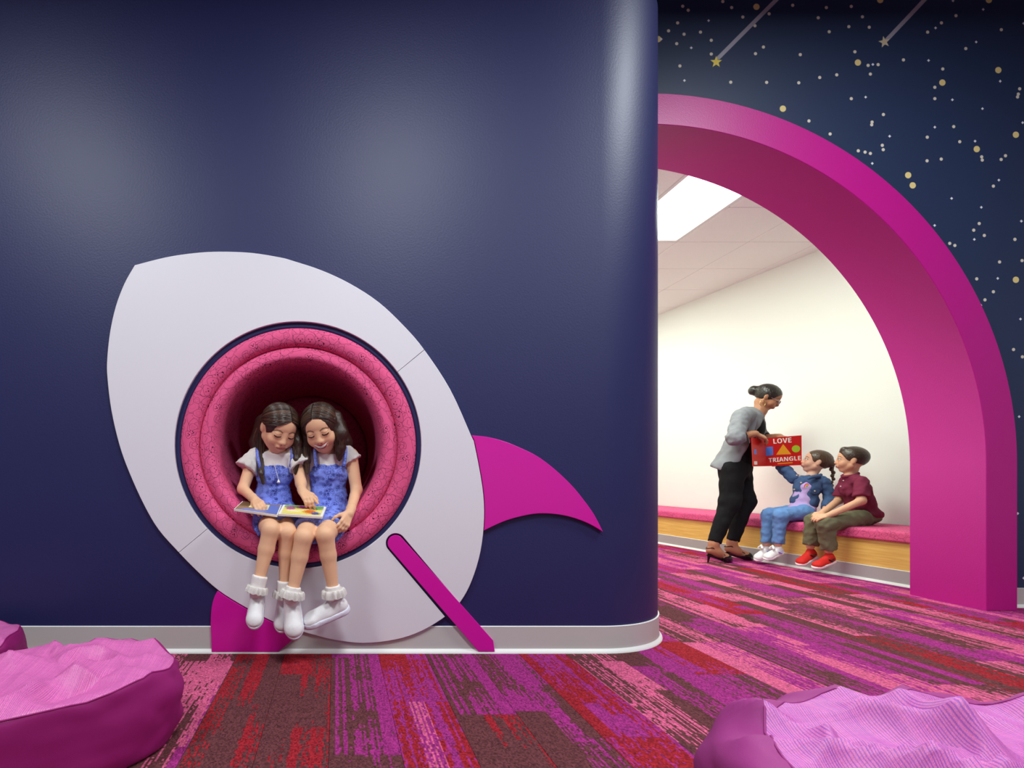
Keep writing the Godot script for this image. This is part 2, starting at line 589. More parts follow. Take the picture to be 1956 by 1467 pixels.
# ---------------------------------------------------------------- star wall and arch
func star_print() -> ImageTexture:
	# the printed wall covering: 3 m wide, 3.8 m high, dots, small diamonds and two shooting stars
	var w := 1440
	var h := 1824
	var ppm := 480.0
	var im := Image.create(w, h, false, Image.FORMAT_RGB8)
	im.fill(rgb8(34, 50, 84))
	var x0 := 1.5
	var small := [150,33,179,54,362,8,409,40,468,90,607,73,123,121,75,163,157,181,244,170,118,231,301,213,301,286,135,349,404,435,594,436,764,438,532,136,535,284,577,249,732,28,910,40,867,94,925,168,772,289,875,410,965,396,1042,34,1101,89,1029,141,1137,144,1061,274,1131,346,1184,342,1143,392,1042,522,818,640,930,709,1152,646,1150,660,1212,606,1206,769,1211,792,1079,798,1115,805,1143,812,1318,317,1519,121,1446,170,1596,83,1648,257,1526,365,1484,462,1484,522,1836,157,1933,470,1926,498,1922,513,1584,670,1444,726,1616,750,1443,851,1518,842,1732,830,1735,847,1858,824,1835,844,1794,985,1719,1183,1690,1218,1746,1246,1908,1267,1563,1288,1590,1299]
	var big := [540,36,680,575,1077,331,1524,437,1820,371,1913,713,1706,789,1343,927,1367,981,1195,0,1770,0,20,207]
	var dia := [287,109,195,253,159,426,36,207,1156,341,1118,514,1245,721,1153,865,1451,320,1488,148,1580,4,1740,50,1703,222,1830,430,1577,528,1484,673,1736,575,1697,747,1823,953,1573,1050,1730,1097,1483,1193,1693,1267,1942,1170,1949,649,1954,124]
	var marks := []
	var put := func(list: Array, ox: float, oy: float, s: float, r: float, kind: int) -> void:
		for q in range(0, list.size(), 2): marks.append([flat(ox + list[q] / s, oy + list[q + 1] / s, STAR_D), r, kind])
	put.call(small, 1250.0, 0.0, 2.7705, 0.0096, 0)
	put.call(big, 1250.0, 0.0, 2.7705, 0.0185, 1)
	put.call(dia, 1250.0, 0.0, 2.7705, 0.0095, 2)
	put.call([727,629,593,827,790,815,393,975,539,1088,465,1159], 1780.0, 320.0, 4.585, 0.0096, 0)
	put.call([736,983], 1780.0, 320.0, 4.585, 0.0185, 1)
	put.call([784,470,577,971,428,1206,776,1327], 1780.0, 320.0, 4.585, 0.0095, 2)
	put.call([152,75,198,113], 1880.0, 640.0, 2.714, 0.0096, 0)
	put.call([181,423,174,925,205,1260], 1880.0, 640.0, 2.714, 0.0095, 2)
	# the print goes on above and beside the view
	for q in 60:
		var at := Vector2(rng.randf_range(1.55, 4.45), rng.randf_range(3.5, 3.76)) if q < 18 else Vector2(rng.randf_range(4.0, 4.48), rng.randf_range(0.2, 3.5))
		marks.append([at, [0.0096, 0.0096, 0.0185, 0.0078][q % 4], [0, 0, 1, 2][q % 4]])
	var tone := [rgb8(222, 212, 194), rgb8(230, 208, 140), rgb8(232, 232, 240), rgb8(238, 214, 90), rgb8(214, 200, 168), rgb8(168, 166, 180)]
	# trails first
	for t in [[340, 305, 652, -8], [1232, 208, 1440, -12]]:
		var a := flat(1250 + t[0] / 2.7705, t[1] / 2.7705, STAR_D)
		var b := flat(1250 + t[2] / 2.7705, t[3] / 2.7705, STAR_D)
		b += (b - a).normalized() * 0.35
		marks.append([a, 0.0115, 5, b])
	for t in [[327, 328, 3, 0.0], [1217, 222, 4, 0.2]]:
		marks.append([flat(1250 + t[0] / 2.7705, t[1] / 2.7705, STAR_D), 0.036, t[2], t[3]])
	for m in marks:
		var c: Vector2 = m[0]
		var r: float = m[1]
		var lo := Vector2(c.x - r, c.y - r)
		var hi := Vector2(c.x + r, c.y + r)
		if m[2] == 5:
			lo = Vector2(minf(c.x, m[3].x) - r, minf(c.y, m[3].y) - r)
			hi = Vector2(maxf(c.x, m[3].x) + r, maxf(c.y, m[3].y) + r)
		for yy in range(maxi(0, int((3.8 - hi.y) * ppm) - 1), mini(h, int((3.8 - lo.y) * ppm) + 2)):
			for xx in range(maxi(0, int((lo.x - x0) * ppm) - 1), mini(w, int((hi.x - x0) * ppm) + 2)):
				var q := Vector2(x0 + (xx + 0.5) / ppm, 3.8 - (yy + 0.5) / ppm) - c
				var dd := 0.0
				match m[2]:
					0, 1: dd = q.length() - r
					2:
						dd = pow(pow(absf(q.x), 0.8) + pow(absf(q.y), 0.8), 1.25) - r * 1.05
					5:
						var e: Vector2 = m[3] - c
						var s := clampf(q.dot(e) / e.length_squared(), 0.0, 1.0)
						dd = (q - e * s).length() - r
					_:
						var a := fposmod(atan2(q.x, q.y) + float(m[3]), TAU / 5.0) - TAU / 10.0
						var ra := q.length()
						# edge of a five-pointed star
						var pa := Vector2(ra * cos(TAU / 10.0 - absf(a)), ra * sin(TAU / 10.0 - absf(a)))
						var tip := Vector2(r, 0)
						var dent := Vector2(cos(TAU / 10.0), sin(TAU / 10.0)) * r * 0.42
						var ed := (dent - tip).normalized()
						dd = (pa - tip).dot(Vector2(ed.y, -ed.x))
				var cover := clampf(0.5 - dd * ppm, 0.0, 1.0)
				if cover > 0.0: im.set_pixel(xx, yy, im.get_pixel(xx, yy).lerp(tone[m[2]], cover))
	return ImageTexture.create_from_image(im)

func arch_line(c: Vector2, r: float, from_x: float) -> PackedVector2Array:
	# from the crown at from_x round to the right and down to the floor
	var o := PackedVector2Array()
	var a0 := acos(clampf((from_x - c.x) / r, -1, 1))
	for q in 61:
		var a := a0 * (1.0 - q / 60.0)
		o.append(c + Vector2(cos(a), sin(a)) * r)
	o.append(Vector2(c.x + r, 0.0))
	return o

func star_wall_and_arch() -> void:
	var c := Vector2(1.745, 0.826)
	var r_in := 1.909
	var r_out := 2.084
	var from_x := 1.574
	# printed wall: everything right of and above the arch
	var mid := arch_line(c, r_out - 0.06, from_x)
	var poly := PackedVector2Array()
	poly.append(Vector2(from_x, 3.76))
	poly.append_array(mid)
	poly.append(Vector2(4.5, 0))
	poly.append(Vector2(4.5, 3.76))
	var k := slab(poly, STAR_D, 0.3, 0.0)
	for q in k.v.size(): k.uv[q] = Vector2((k.v[q].x - 1.5) / 3.0, (3.8 - k.v[q].y) / 3.8)
	M.stars = mat(Color.WHITE, 0.5)
	M.stars.albedo_texture = star_print()
	var sw := structure("wall_stars", bake(k), M.stars)
	structure("wall_stars_end", box_mesh(Vector3(4.5, 0, -STAR_D - 0.3), Vector3(6.1, 3.76, -STAR_D)), mat(rgb8(34, 50, 84), 0.5))
	var bb := structure("baseboard_stars", base_run([Vector2(c.x + r_out, -STAR_D), Vector2(6.05, -STAR_D)], [[0.0, 0.112], [0.004, 0.112], [0.005, 0.109], [0.005, 0.030], [0.007, 0.018]]), M.base)
	part("toe", base_run([Vector2(c.x + r_out, -STAR_D), Vector2(6.05, -STAR_D)], [[0.007, 0.018], [0.012, 0.012], [0.018, 0.006], [0.019, 0.0]]), M.base_lip, bb)
	# purple arch lining: front ring, inner and outer faces
	var inn := arch_line(c, r_in, from_x)
	var out := arch_line(c, r_out, from_x)
	var ring := out.duplicate()
	var rev := inn.duplicate()
	rev.reverse()
	ring.append_array(rev)
	var kk := slab(ring, ARCH_D, 0.02, 0.0025)
	var lin := inn.duplicate()
	var outr := out.duplicate()
	outr.reverse()
	lin.append_array(outr)
	# depth of the lining behind the front board
	var smooth_in := arch_faces(c, r_in + 0.0006, from_x, ARCH_D + 0.0035, ARCH_BACK, true)
	var smooth_out := arch_faces(c, r_out - 0.001, from_x, ARCH_D + 0.004, STAR_D + 0.02, false)
	var o := thing("arch", Vector3(3.7, 0, -ARCH_D), "tall purple arched opening framing the story room with the bench", "arch")
	part("front_board", bake(kk), M.arch, o)
	part("lining", smooth_in, M.arch, o)
	part("outer_edge", smooth_out, M.arch, o)

func arch_faces(c: Vector2, r: float, from_x: float, d0: float, d1: float, inward: bool) -> ArrayMesh:
	var k := Kit.new()
	var l := arch_line(c, r, from_x)
	var p := []
	for d in [d0, d1]:
		for q in l: p.append(Vector3(q.x, q.y, -d))
	k.grid(p, l.size(), PackedVector2Array(), not inward)
	return bake(k)

# ---------------------------------------------------------------- rocket on the navy wall
func rocket() -> void:
	var d := ROCKET_D - 0.016
	var out_pts := [[257.2,506.4],[237.3,541.8],[220.9,585.4],[210,634.5],[204.5,686.3],[205,722],[212.7,784.5],[228,850],[247,903],[275,964.6],[303,1012],[341.6,1055.5],[375.7,1090.4],[417.6,1128],[469.3,1160.3],[523.8,1188.6],[560,1201.5],[602,1213.4],[638.3,1222.2],[694,1228.4],[755.7,1221.8],[806,1205],[853.5,1175.6],[880,1149],[901,1110],[917.8,1054],[924.8,989.8],[921.5,930],[906.6,850],[900,832.2],[860,743.6],[810.9,668.6],[772.7,623.6],[723.6,577.2],[669,541.8],[614.5,516.3],[560,498.2],[534.5,491.4],[480,482.8],[420,480.5],[370.9,483.2],[316.3,491.4]]
	# the tip stays sharp: an open curve from tip to tip
	var seq := out_pts.duplicate()
	seq.append(out_pts[0])
	var outline := curve2(seq, d, false, 4)
	outline.remove_at(outline.size() - 1)
	var o := thing("rocket_wall_panel", px(569, 1229, ROCKET_D), "large white cut-out rocket with purple fins mounted on the navy wall", "wall panel")
	var hole := circle2(flat(569, 850, d), 236.0 / F * d, 120)
	# the middle fin sits in a slot cut in the hull
	var u := Vector2(0.645, -0.764)
	var nrm := Vector2(0.764, 0.645)
	var cap := flat(755.8, 1037.5, d)
	var wide := 15.4 / F * d
	var slot := PackedVector2Array()
	var fin := PackedVector2Array()
	for pass_ in 2:
		var g := wide + (0.0075 if pass_ == 0 else 0.0)
		var dst: PackedVector2Array = slot if pass_ == 0 else fin
		for q in 17:
			var a := PI * q / 16
			dst.append(cap + nrm * cos(a) * g - u * sin(a) * g)
		if pass_ == 0:
			dst.append(cap - nrm * g + u * 0.8)
			dst.append(cap + nrm * g + u * 0.8)
			slot = dst
		else:
			fin = dst
	fin.append(flat(913.6, 1244, d))
	fin.append(flat(944.9, 1244, d))
	fin.append(flat(941.8, 1223, d))
	var cut_a := flat(341.6, 1055.5, d)
	var cut_b := flat(812, 667.0, d)
	var along := (cut_b - cut_a).normalized()
	var up := Vector2(-along.y, along.x)
	if up.y < 0: up = -up
	var gap := 0.0007
	for s in [1.0, -1.0]:
		var a: Vector2 = cut_a + up * s * gap
		var big := PackedVector2Array([a - along * 3, a + along * 4, a + along * 4 + up * s * 3, a - along * 3 + up * s * 3])
		for piece in Geometry2D.intersect_polygons(outline, big):
			for q in Geometry2D.clip_polygons(piece, hole):
				for w in Geometry2D.clip_polygons(q, slot):
					if Geometry2D.is_polygon_clockwise(w) or w.size() < 12: continue
					var h := part("hull_panel", bake(slab(w, d, 0.014, 0.0015)), M.hull, o)
					h.set_meta("label", "white hull panel above the seam" if s > 0 else "white hull panel below the seam")
	var fr := curve2([[895,831],[929,834.4],[961.8,842.5],[994.5,855.6],[1027.2,872],[1060,896.5],[1092.7,927.6],[1115.6,955.4],[1135.2,983.2],[1152.2,1016]], d, false, 4)
	var fb := curve2([[1152.2,1016],[1125.4,1000.6],[1092.7,988.2],[1060,982],[1027.2,981],[994.5,986.5],[961.8,996.3],[924.8,1013.4],[905,1024]], d, false, 4)
	var right := fr.duplicate()
	right.append_array(fb.slice(1))
	# the hull overlaps the fins: they end at its edge
	var cut_hull: PackedVector2Array = Geometry2D.offset_polygon(outline, 0.0035)[0]
	for w in Geometry2D.clip_polygons(right, cut_hull):
		if w.size() > 8: part("fin", bake(slab(w, d, 0.014, 0.0015)), M.fin, o)
	var lf := curve2([[440,1110],[424,1119],[412,1135],[405,1157.5],[402.8,1185.4],[403.6,1213.4],[404.5,1244.5]], d, false, 4)
	lf.append(flat(532, 1244.5, d))
	lf.append(flat(575.5, 1209, d))
	lf.append(flat(570, 1160, d))
	for w in Geometry2D.clip_polygons(lf, cut_hull):
		if w.size() > 8: part("fin", bake(slab(w, d - 0.004, 0.018, 0.0015)), M.fin, o)
	part("fin", bake(slab(fin, d - 0.004, 0.018, 0.0015)), M.fin, o)

# ---------------------------------------------------------------- upholstered nook
func doodle_tex(size: int, seed_: int, bg: Color, ink: Color, n: int, lw := 0.75, strong := 0.5, leafy := false) -> ImageTexture:
	# loose line drawing: overlapping rounded shapes, strokes and dots, wrapped at the edges
	var r := RandomNumberGenerator.new()
	r.seed = seed_
	var im := Image.create(size, size, false, Image.FORMAT_RGB8)
	im.fill(bg)
	var dab := func(x: float, y: float, rad: float, k: float) -> void:
		for yy in range(int(y - rad - 1), int(y + rad + 2)):
			for xx in range(int(x - rad - 1), int(x + rad + 2)):
				var cv := clampf(rad + 0.5 - Vector2(xx - x, yy - y).length(), 0, 1) * k
				if cv > 0:
					var ax := posmod(xx, size)
					var ay := posmod(yy, size)
					im.set_pixel(ax, ay, im.get_pixel(ax, ay).lerp(ink, cv))
	for q in n:
		var c := Vector2(r.randf() * size, r.randf() * size)
		var a := r.randf_range(0.025, 0.055) * size
		var b := a * r.randf_range(0.6, 1.3)
		var tilt := r.randf() * PI
		var kind := r.randi() % 8
		# filled outline hides what lies under it
		for yy in range(int(-maxf(a, b)), int(maxf(a, b)) + 1):
			for xx in range(int(-maxf(a, b)), int(maxf(a, b)) + 1):
				var e := Vector2(xx, yy).rotated(-tilt)
				if pow(e.x / a, 2) + pow(e.y / b, 2) < 1.0: im.set_pixel(posmod(int(c.x) + xx, size), posmod(int(c.y) + yy, size), bg)
		var steps := int(a * 7)
		for s in steps:
			var g := TAU * s / steps
			var w := 1.0 + 0.12 * sin(g * 3.0 + q)
			var p := c + Vector2(cos(g) * a * w, sin(g) * b * w).rotated(tilt)
			dab.call(p.x, p.y, lw, strong)
		if leafy:
			# petals and leaves round a middle, a few of them inked solid
			for s in 7:
				var g := TAU * s / 7 + tilt
				for t in 14: dab.call(c.x + cos(g) * a * t / 14.0, c.y + sin(g) * b * t / 14.0, lw * (1.0 + 1.6 * sin(PI * t / 14.0) * (1.0 if kind < 3 else 0.0)), strong)
			kind = 7
		match kind:
			0, 1:
				for s in [-1, 1]: dab.call(c.x + s * a * 0.35, c.y - b * 0.1, size * 0.0042, 0.9)
				dab.call(c.x, c.y + b * 0.3, size * 0.006, 0.9)
			2:
				for s in 5: dab.call(c.x + (s - 2) * a * 0.25, c.y + r.randf_range(-0.2, 0.2) * b, size * 0.0028, 0.8)
			3:
				for s in 20: dab.call(c.x + (s - 10) * a * 0.05, c.y + pow((s - 10) * 0.1, 2) * b * 0.5, 1.2, 0.7)
			4:
				for l in 4:
					for s in 16: dab.call(c.x + (l - 1.5) * a * 0.3 + s * 0.4, c.y + (s - 8) * b * 0.08, 0.7, 0.6)
			5: dab.call(c.x, c.y, size * 0.010, 0.9)
			6:
				for s in 26: dab.call(c.x + cos(s * 0.24) * a * 0.5, c.y + sin(s * 0.24) * b * 0.5, 0.8, 0.6)
	return ImageTexture.create_from_image(im)

func nook() -> void:
	var c := flat(570, 851.5, ROCKET_D)
	var print := doodle_tex(768, 77, rgb8(224, 90, 138), rgb8(60, 14, 38), 300, 0.95, 0.42)
	M.print = mat(Color.WHITE, 0.75, 0.3)
	M.print.albedo_texture = print
	M.print_cushion = mat(Color.WHITE, 0.75, 0.3)
	M.print_cushion.albedo_texture = print
	M.print_cushion.uv1_triplanar = true
	M.print_cushion.uv1_world_triplanar = true
	M.print_cushion.uv1_scale = Vector3(1.9, 1.9, 1.9)
	var d := ROCKET_D
	var o := thing("reading_nook", px(570, 1076, d), "round reading nook lined with pink doodle-print upholstery set in the navy wall", "nook")
	part("rim", lathe_z(c, [[0.545, d + 0.001], [0.545, d - 0.001], [0.533, d - 0.0015], [0.516, d - 0.0015], [0.504, d - 0.001], [0.500, d + 0.03]], 120), M.navy, o)
	var roll := []
	for q in 13:
		var a := PI * q / 12
		roll.append([0.4675 + 0.0405 * cos(a), d + 0.012 - 0.040 * pow(sin(a), 0.8)])
	part("outer_roll", lathe_z(c, roll, 120, 6.0, 0.52), M.print, o)
	var tub := []
	for q in 9:
		var a := PI * q / 8 * 0.5
		tub.append([0.385 + 0.046 * cos(a), d + 0.02 - 0.036 * sin(a)])
	for q in range(1, 8):
		var a := PI * 0.5 * q / 7
		tub.append([0.385 - 0.028 * sin(a), d + 0.045 - 0.061 * cos(a)])
	for q in range(1, 9): tub.append([0.357, d + 0.045 + q * 1.0 / 8])
	part("tube_lining", lathe_z(c, tub, 120, 5.0, 0.52), M.print, o)
	var bk := [[0.357, d + 1.02], [0.35, d + 1.0], [0.335, d + 0.985], [0.30, d + 0.975], [0.15, d + 0.968], [0.001, d + 0.966]]
	part("back_cushion", lathe_z(c, bk, 64, 4.0, 0.6), M.print_cushion, o)

# ---------------------------------------------------------------- story room behind the arch
func story_room() -> void:
	# bench wall stands a little askew
	var k0 := Vector2(3.566, -6.05)
	var k1 := Vector2(3.878, -3.708)
	var dir := (k1 - k0).normalized()
	var nrm := Vector2(-dir.y, dir.x)           # plan normal pointing away from the room
	if nrm.x < 0: nrm = -nrm
	var far := k0 - dir * 1.9
	var near := k1 + dir * 0.22
	var deep := 0.56
	var wall := func(a: Vector2, b: Vector2, t: float, y0: float, y1: float, called: String, m: Material) -> MeshInstance3D:
		var n := Vector2(-(b - a).normalized().y, (b - a).normalized().x)
		if n.dot(nrm) < 0: n = -n
		return structure(called, prism([a, b, b + n * t, a + n * t], y0, y1), m)
	wall.call(far - dir * 0.3 + nrm * deep, near + dir * 0.3 + nrm * deep, 0.15, 0.0, CEIL + 0.2, "wall_bench", M.cream)
	structure("wall_story_end", box_mesh(Vector3(1.5, 0, -8.15), Vector3(5.4, CEIL + 0.2, -8.0)), M.cream)
	structure("wall_story_side", box_mesh(Vector3(1.573, 0, -7.99), Vector3(1.60, CEIL + 0.1, -ARCH_BACK - 0.02)), M.cream)
	# bench: base, oak front, seat board, cushions
	var o := thing("bench", Vector3(k1.x, 0, k1.y), "long low oak bench with pink printed cushion along the cream wall", "bench")
	var f := func(off: float, y0: float, y1: float, t: float) -> ArrayMesh:
		return prism([far - nrm * off, near - nrm * off, near + nrm * t, far + nrm * t], y0, y1)
	part("oak_front", f.call(0.0, 0.0, 0.292, 0.02), M.oak, o)
	part("seat_board", f.call(0.0, 0.292, 0.298, deep - 0.01), M.oak, o)
	var b := part("base_strip", base_run([far, near], [[0.0, 0.106], [0.004, 0.106], [0.005, 0.103], [0.005, 0.030], [0.007, 0.018]]), mat(rgb8(172, 168, 168), 0.3), o)
	part("toe", base_run([far, near], [[0.007, 0.018], [0.012, 0.012], [0.018, 0.006], [0.019, 0.0]]), M.base_lip, b)
	part("top_edge", base_run([far, near], [[0.0, 0.109], [0.0055, 0.109], [0.0055, 0.105]]), M.base_lip, b)
	# cushion with rounded edges: profile run along the bench
	var prof := []
	for q in 7:
		var a := PI * 0.5 * q / 6
		prof.append([-0.002 + 0.022 * cos(a) - 0.001, 0.353 + 0.022 * sin(a)])
	prof = [[0.012, 0.2985], [0.019, 0.304], [0.021, 0.315]] + prof
	for q in 6: prof.append([-0.02 - q * 0.105, 0.376 + 0.004 * sin(PI * q / 5.0)])
	part("cushion", base_run([far, k0, k0.lerp(k1, 0.33), k0.lerp(k1, 0.66), k1, near], prof), M.print_cushion, o)
	# ceiling: lay-in tiles on a grid, a recessed two-by-four light
	var gx := 2.925
	var gz := 4.687
	var t := 0.6096
	var c := structure("ceiling_story_room", box_mesh(Vector3(1.573, CEIL + 0.03, -8.0), Vector3(5.2, CEIL + 0.12, -STAR_D - 0.29)), M.ceiling_tile)
	var tile := box_mesh(Vector3(0.0035, 0.0, 0.0035), Vector3(t - 0.0035, 0.018, t - 0.0035), 0.003)
	for ix in range(-3, 4):
		for iz in range(-2, 6):
			var at := Vector3(gx + ix * t, CEIL, -gz - iz * t)
			if ix == -1 and (iz == -1 or iz == -2 or iz == 2 or iz == 3): continue
			if at.x + t < 1.7 or -at.z > 7.9: continue
			var m := MeshInstance3D.new()
			m.mesh = tile
			m.material_override = M.ceiling_tile
			m.name = "ceiling_tile"
			c.add_child(m, true)
			m.position = at - Vector3(0, 0, t)
	var bars := Kit.new()
	for ix in range(-2, 5): bars.box(Vector3(gx + ix * t - 0.012, CEIL + 0.003, -8.0), Vector3(gx + ix * t + 0.012, CEIL + 0.02, -3.45))
	for iz in range(-2, 6):
		# the bars stop at the troffers
		for seg in ([[1.58, gx - t], [gx, 5.2]] if iz == -1 or iz == 3 else [[1.58, 5.2]]):
			bars.box(Vector3(seg[0], CEIL + 0.003, -gz - iz * t - 0.012), Vector3(seg[1], CEIL + 0.02, -gz - iz * t + 0.012))
	part("grid_bars", bake(bars), M.grid, c)
	troffer(Vector3(gx - t, CEIL, -gz), t, 2 * t, "recessed troffer light just behind the arch", 6.0)
	troffer(Vector3(gx - t, CEIL, -gz - 4 * t), t, 2 * t, "recessed troffer light deep in the story room", 4.8)

func prism(plan: Array, y0: float, y1: float) -> ArrayMesh:
	var k := Kit.new()
	var n := plan.size()
	var poly := PackedVector2Array(plan)
	var t := Geometry2D.triangulate_polygon(poly)
	for q in range(0, t.size(), 3):
		for y in [[y0, -1.0], [y1, 1.0]]:
			k.tri(Vector3(poly[t[q]].x, y[0], poly[t[q]].y), Vector3(poly[t[q + 1]].x, y[0], poly[t[q + 1]].y), Vector3(poly[t[q + 2]].x, y[0], poly[t[q + 2]].y), Vector3(0, y[1], 0))
	var mid := Vector2.ZERO
	for q in poly: mid += q / n
	for q in n:
		var a := poly[q]
		var b := poly[(q + 1) % n]
		var o := Vector2((b - a).y, -(b - a).x).normalized()
		if o.dot((a + b) * 0.5 - mid) < 0: o = -o
		k.quad(Vector3(a.x, y0, a.y), Vector3(b.x, y0, b.y), Vector3(b.x, y1, b.y), Vector3(a.x, y1, a.y), Vector3(o.x, 0, o.y))
	return bake(k)

func troffer(corner: Vector3, w: float, l: float, label: String, energy: float) -> void:
	# corner: far left corner (largest depth is -z); the body lies towards the camera
	var mid := corner + Vector3(w * 0.5, 0, l * 0.5)
	var o := thing("troffer_light", mid, label, "ceiling light", "recessed troffer lights in the story room")
	var k := Kit.new()
	k.box(corner + Vector3(0.004, 0.0, 0.004), corner + Vector3(w - 0.004, 0.025, 0.03))
	k.box(corner + Vector3(0.004, 0.0, l - 0.03), corner + Vector3(w - 0.004, 0.025, l - 0.004))
	k.box(corner + Vector3(0.004, 0.0, 0.03), corner + Vector3(0.03, 0.025, l - 0.03))
	k.box(corner + Vector3(w - 0.03, 0.0, 0.03), corner + Vector3(w - 0.004, 0.025, l - 0.03))
	part("frame", bake(k), M.white_metal, o)
	var glow := mat(Color(1, 0.98, 0.95), 0.6)
	glow.emission_enabled = true
	glow.emission = Color(1, 0.985, 0.955)
	glow.emission_energy_multiplier = 2.5
	part("diffuser", box_mesh(corner + Vector3(0.03, 0.012, 0.03), corner + Vector3(w - 0.03, 0.024, l - 0.03)), glow, o)
	var li := AreaLight3D.new()
	li.name = "light"
	o.add_child(li)
	li.area_size = Vector2(w - 0.06, l - 0.06)
	li.rotation_degrees.x = -90
	li.position = Vector3(0, -0.008, 0)
	li.light_color = Color(0.935, 1.0, 0.94)
	li.light_energy = energy
	li.shadow_enabled = true
	li.area_range = 12.0
# ---------------------------------------------------------------- bean bags: plain gusset below, striped panel on top, sewn along a seam
func stripe_tex(seed_: int, a: Color, b: Color, c: Color) -> ImageTexture:
	var r := RandomNumberGenerator.new()
	r.seed = seed_
	var w := 512
	var line := PackedFloat32Array()
	while line.size() < w:
		for q in r.randi_range(4, 9): line.append(r.randf_range(0.0, 0.25))
		for q in r.randi_range(3, 5): line.append(r.randf_range(0.55, 1.0))
	var data := PackedByteArray()
	data.resize(w * w * 3)
	for y in w:
		var slub := r.randf_range(0.95, 1.05)
		for x in w:
			var t := clampf(line[x] + r.randf_range(-0.22, 0.22), 0, 1)
			var col := a.lerp(b, t)
			if r.randf() < 0.07: col = c
			var g := slub * r.randf_range(0.88, 1.1)
			var at := (y * w + x) * 3
			data[at] = mini(255, int(col.r8 * g))
			data[at + 1] = mini(255, int(col.g8 * g))
			data[at + 2] = mini(255, int(col.b8 * g))
	return ImageTexture.create_from_image(Image.create_from_data(w, w, false, Image.FORMAT_RGB8, data))

func bean_bag(c: Vector2, half: Vector2, spin: float, h: float, dome: float, seam: int, stripes: StandardMaterial3D, plain: StandardMaterial3D, seed_: int, fold: float, power: float, label: String, creases: Array) -> void:
	var o := thing("bean_bag", Vector3(c.x, 0, -c.y), label, "bean bag", "pink bean bags on the carpet")
	var nz := FastNoiseLite.new()
	nz.seed = seed_
	nz.noise_type = FastNoiseLite.TYPE_SIMPLEX_SMOOTH
	nz.frequency = 1.0
	nz.fractal_type = FastNoiseLite.FRACTAL_RIDGED
	nz.fractal_octaves = 2
	var soft := FastNoiseLite.new()
	soft.seed = seed_ + 5
	soft.noise_type = FastNoiseLite.TYPE_SIMPLEX_SMOOTH
	soft.frequency = 1.0
	soft.fractal_octaves = 2
	# profile from the floor up over the ridge to the middle
	var prof := []
	var boxy := [[0.90, 0.0], [0.95, 0.03], [0.985, 0.16], [1.0, 0.36], [1.0, 0.56], [0.995, 0.76], [0.98, 0.90], [0.955, 0.98], [0.915, 1.0], [0.86, 1.01], [0.73, 1.0]]
	for k in boxy if seam == 7 else [[0.84, 0.0], [0.92, 0.03], [0.975, 0.16], [1.0, 0.36], [1.0, 0.56], [0.985, 0.74], [0.955, 0.89], [0.915, 0.97], [0.87, 1.0], [0.81, 1.01], [0.73, 1.0]]: prof.append(Vector2(k[0], k[1] * h))
	for q in range(1, 17):
		var t := 1.0 - q / 16.0
		prof.append(Vector2(0.73 * t, h * 1.0 + dome * (1.0 - t * t)))
	# finer rows
	var fine := []
	for q in prof.size() - 1:
		for s in 3: fine.append(prof[q].cubic_interpolate(prof[q + 1], prof[maxi(q - 1, 0)], prof[mini(q + 2, prof.size() - 1)], s / 3.0))
	fine.append(prof[-1])
	var cols := 200
	var rows := fine.size()
	var pts := []
	for r in rows:
		var f: Vector2 = fine[r]
		for q in cols + 1:
			var a := TAU * q / cols
			var e := Vector2(signf(cos(a)) * pow(absf(cos(a)), 2.0 / power) * half.x, signf(sin(a)) * pow(absf(sin(a)), 2.0 / power) * half.y)
			var p2 := e * f.x
			var w := c + p2.rotated(spin)
			var y := f.y
			var up := clampf(y / h, 0.0, 1.0)
			var g := nz.get_noise_2d(w.x * 2.6 + w.y * 1.1, w.y * 2.6 - w.x * 1.4)
			var fo := pow(clampf(g * 0.5 + 0.5, 0, 1), 2.0) - 0.35
			y += fo * fold * smoothstep(0.5, 1.0, up) * (0.4 + 0.6 * smoothstep(1.0, 0.7, f.x))
			y += soft.get_noise_2d(w.x * 3.5, w.y * 3.5) * 0.022 * smoothstep(0.3, 1.0, up)
			# drawn creases: sharp valleys and ridges between two plan points
			for cr in creases:
				var ca: Vector2 = cr[0]
				var cb: Vector2 = cr[1]
				var ab := cb - ca
				var tt := clampf((w - ca).dot(ab) / ab.length_squared(), 0, 1)
				var dist := (w - ca - ab * tt).length()
				y += cr[2] * exp(-dist / cr[3]) * sin(PI * clampf(tt * 0.96 + 0.04, 0, 1)) * smoothstep(0.35, 0.9, up)
			var out := 1.0 + 0.03 * soft.get_noise_3d(cos(a) * 2.4, y * 9.0, sin(a) * 2.4) * smoothstep(0.0, 0.1, up)
			w = c + (p2 * out).rotated(spin)
			pts.append(Vector3(w.x, maxf(y, 0.001), -w.y))
	var cut := seam * 3
	var uv := PackedVector2Array()
	for q in pts.size(): uv.append(Vector2(pts[q].x, pts[q].z) * 2.4)
	var k1 := Kit.new()
	k1.grid(pts.slice(0, (cut + 1) * (cols + 1)), cols + 1, uv.slice(0, (cut + 1) * (cols + 1)), true, true)
	part("gusset", bake(k1), plain, o)
	var k2 := Kit.new()
	var top := pts.slice(cut * (cols + 1))
	var raised := []
	for q in top.size(): raised.append(top[q] + (Vector3(0, 0.0012, 0) if q > cols else Vector3.ZERO))
	k2.grid(raised, cols + 1, uv.slice(cut * (cols + 1)), true, true)
	part("top_panel", bake(k2), stripes, o)
	var sp := []
	var sr := []
	for q in range(0, cols + 1, 2):
		sp.append(pts[cut * (cols + 1) + q] + Vector3(0, 0.0002, 0))
		sr.append(0.0022)
	part("seam", bake(tube(sp, sr, 6)), plain, o)

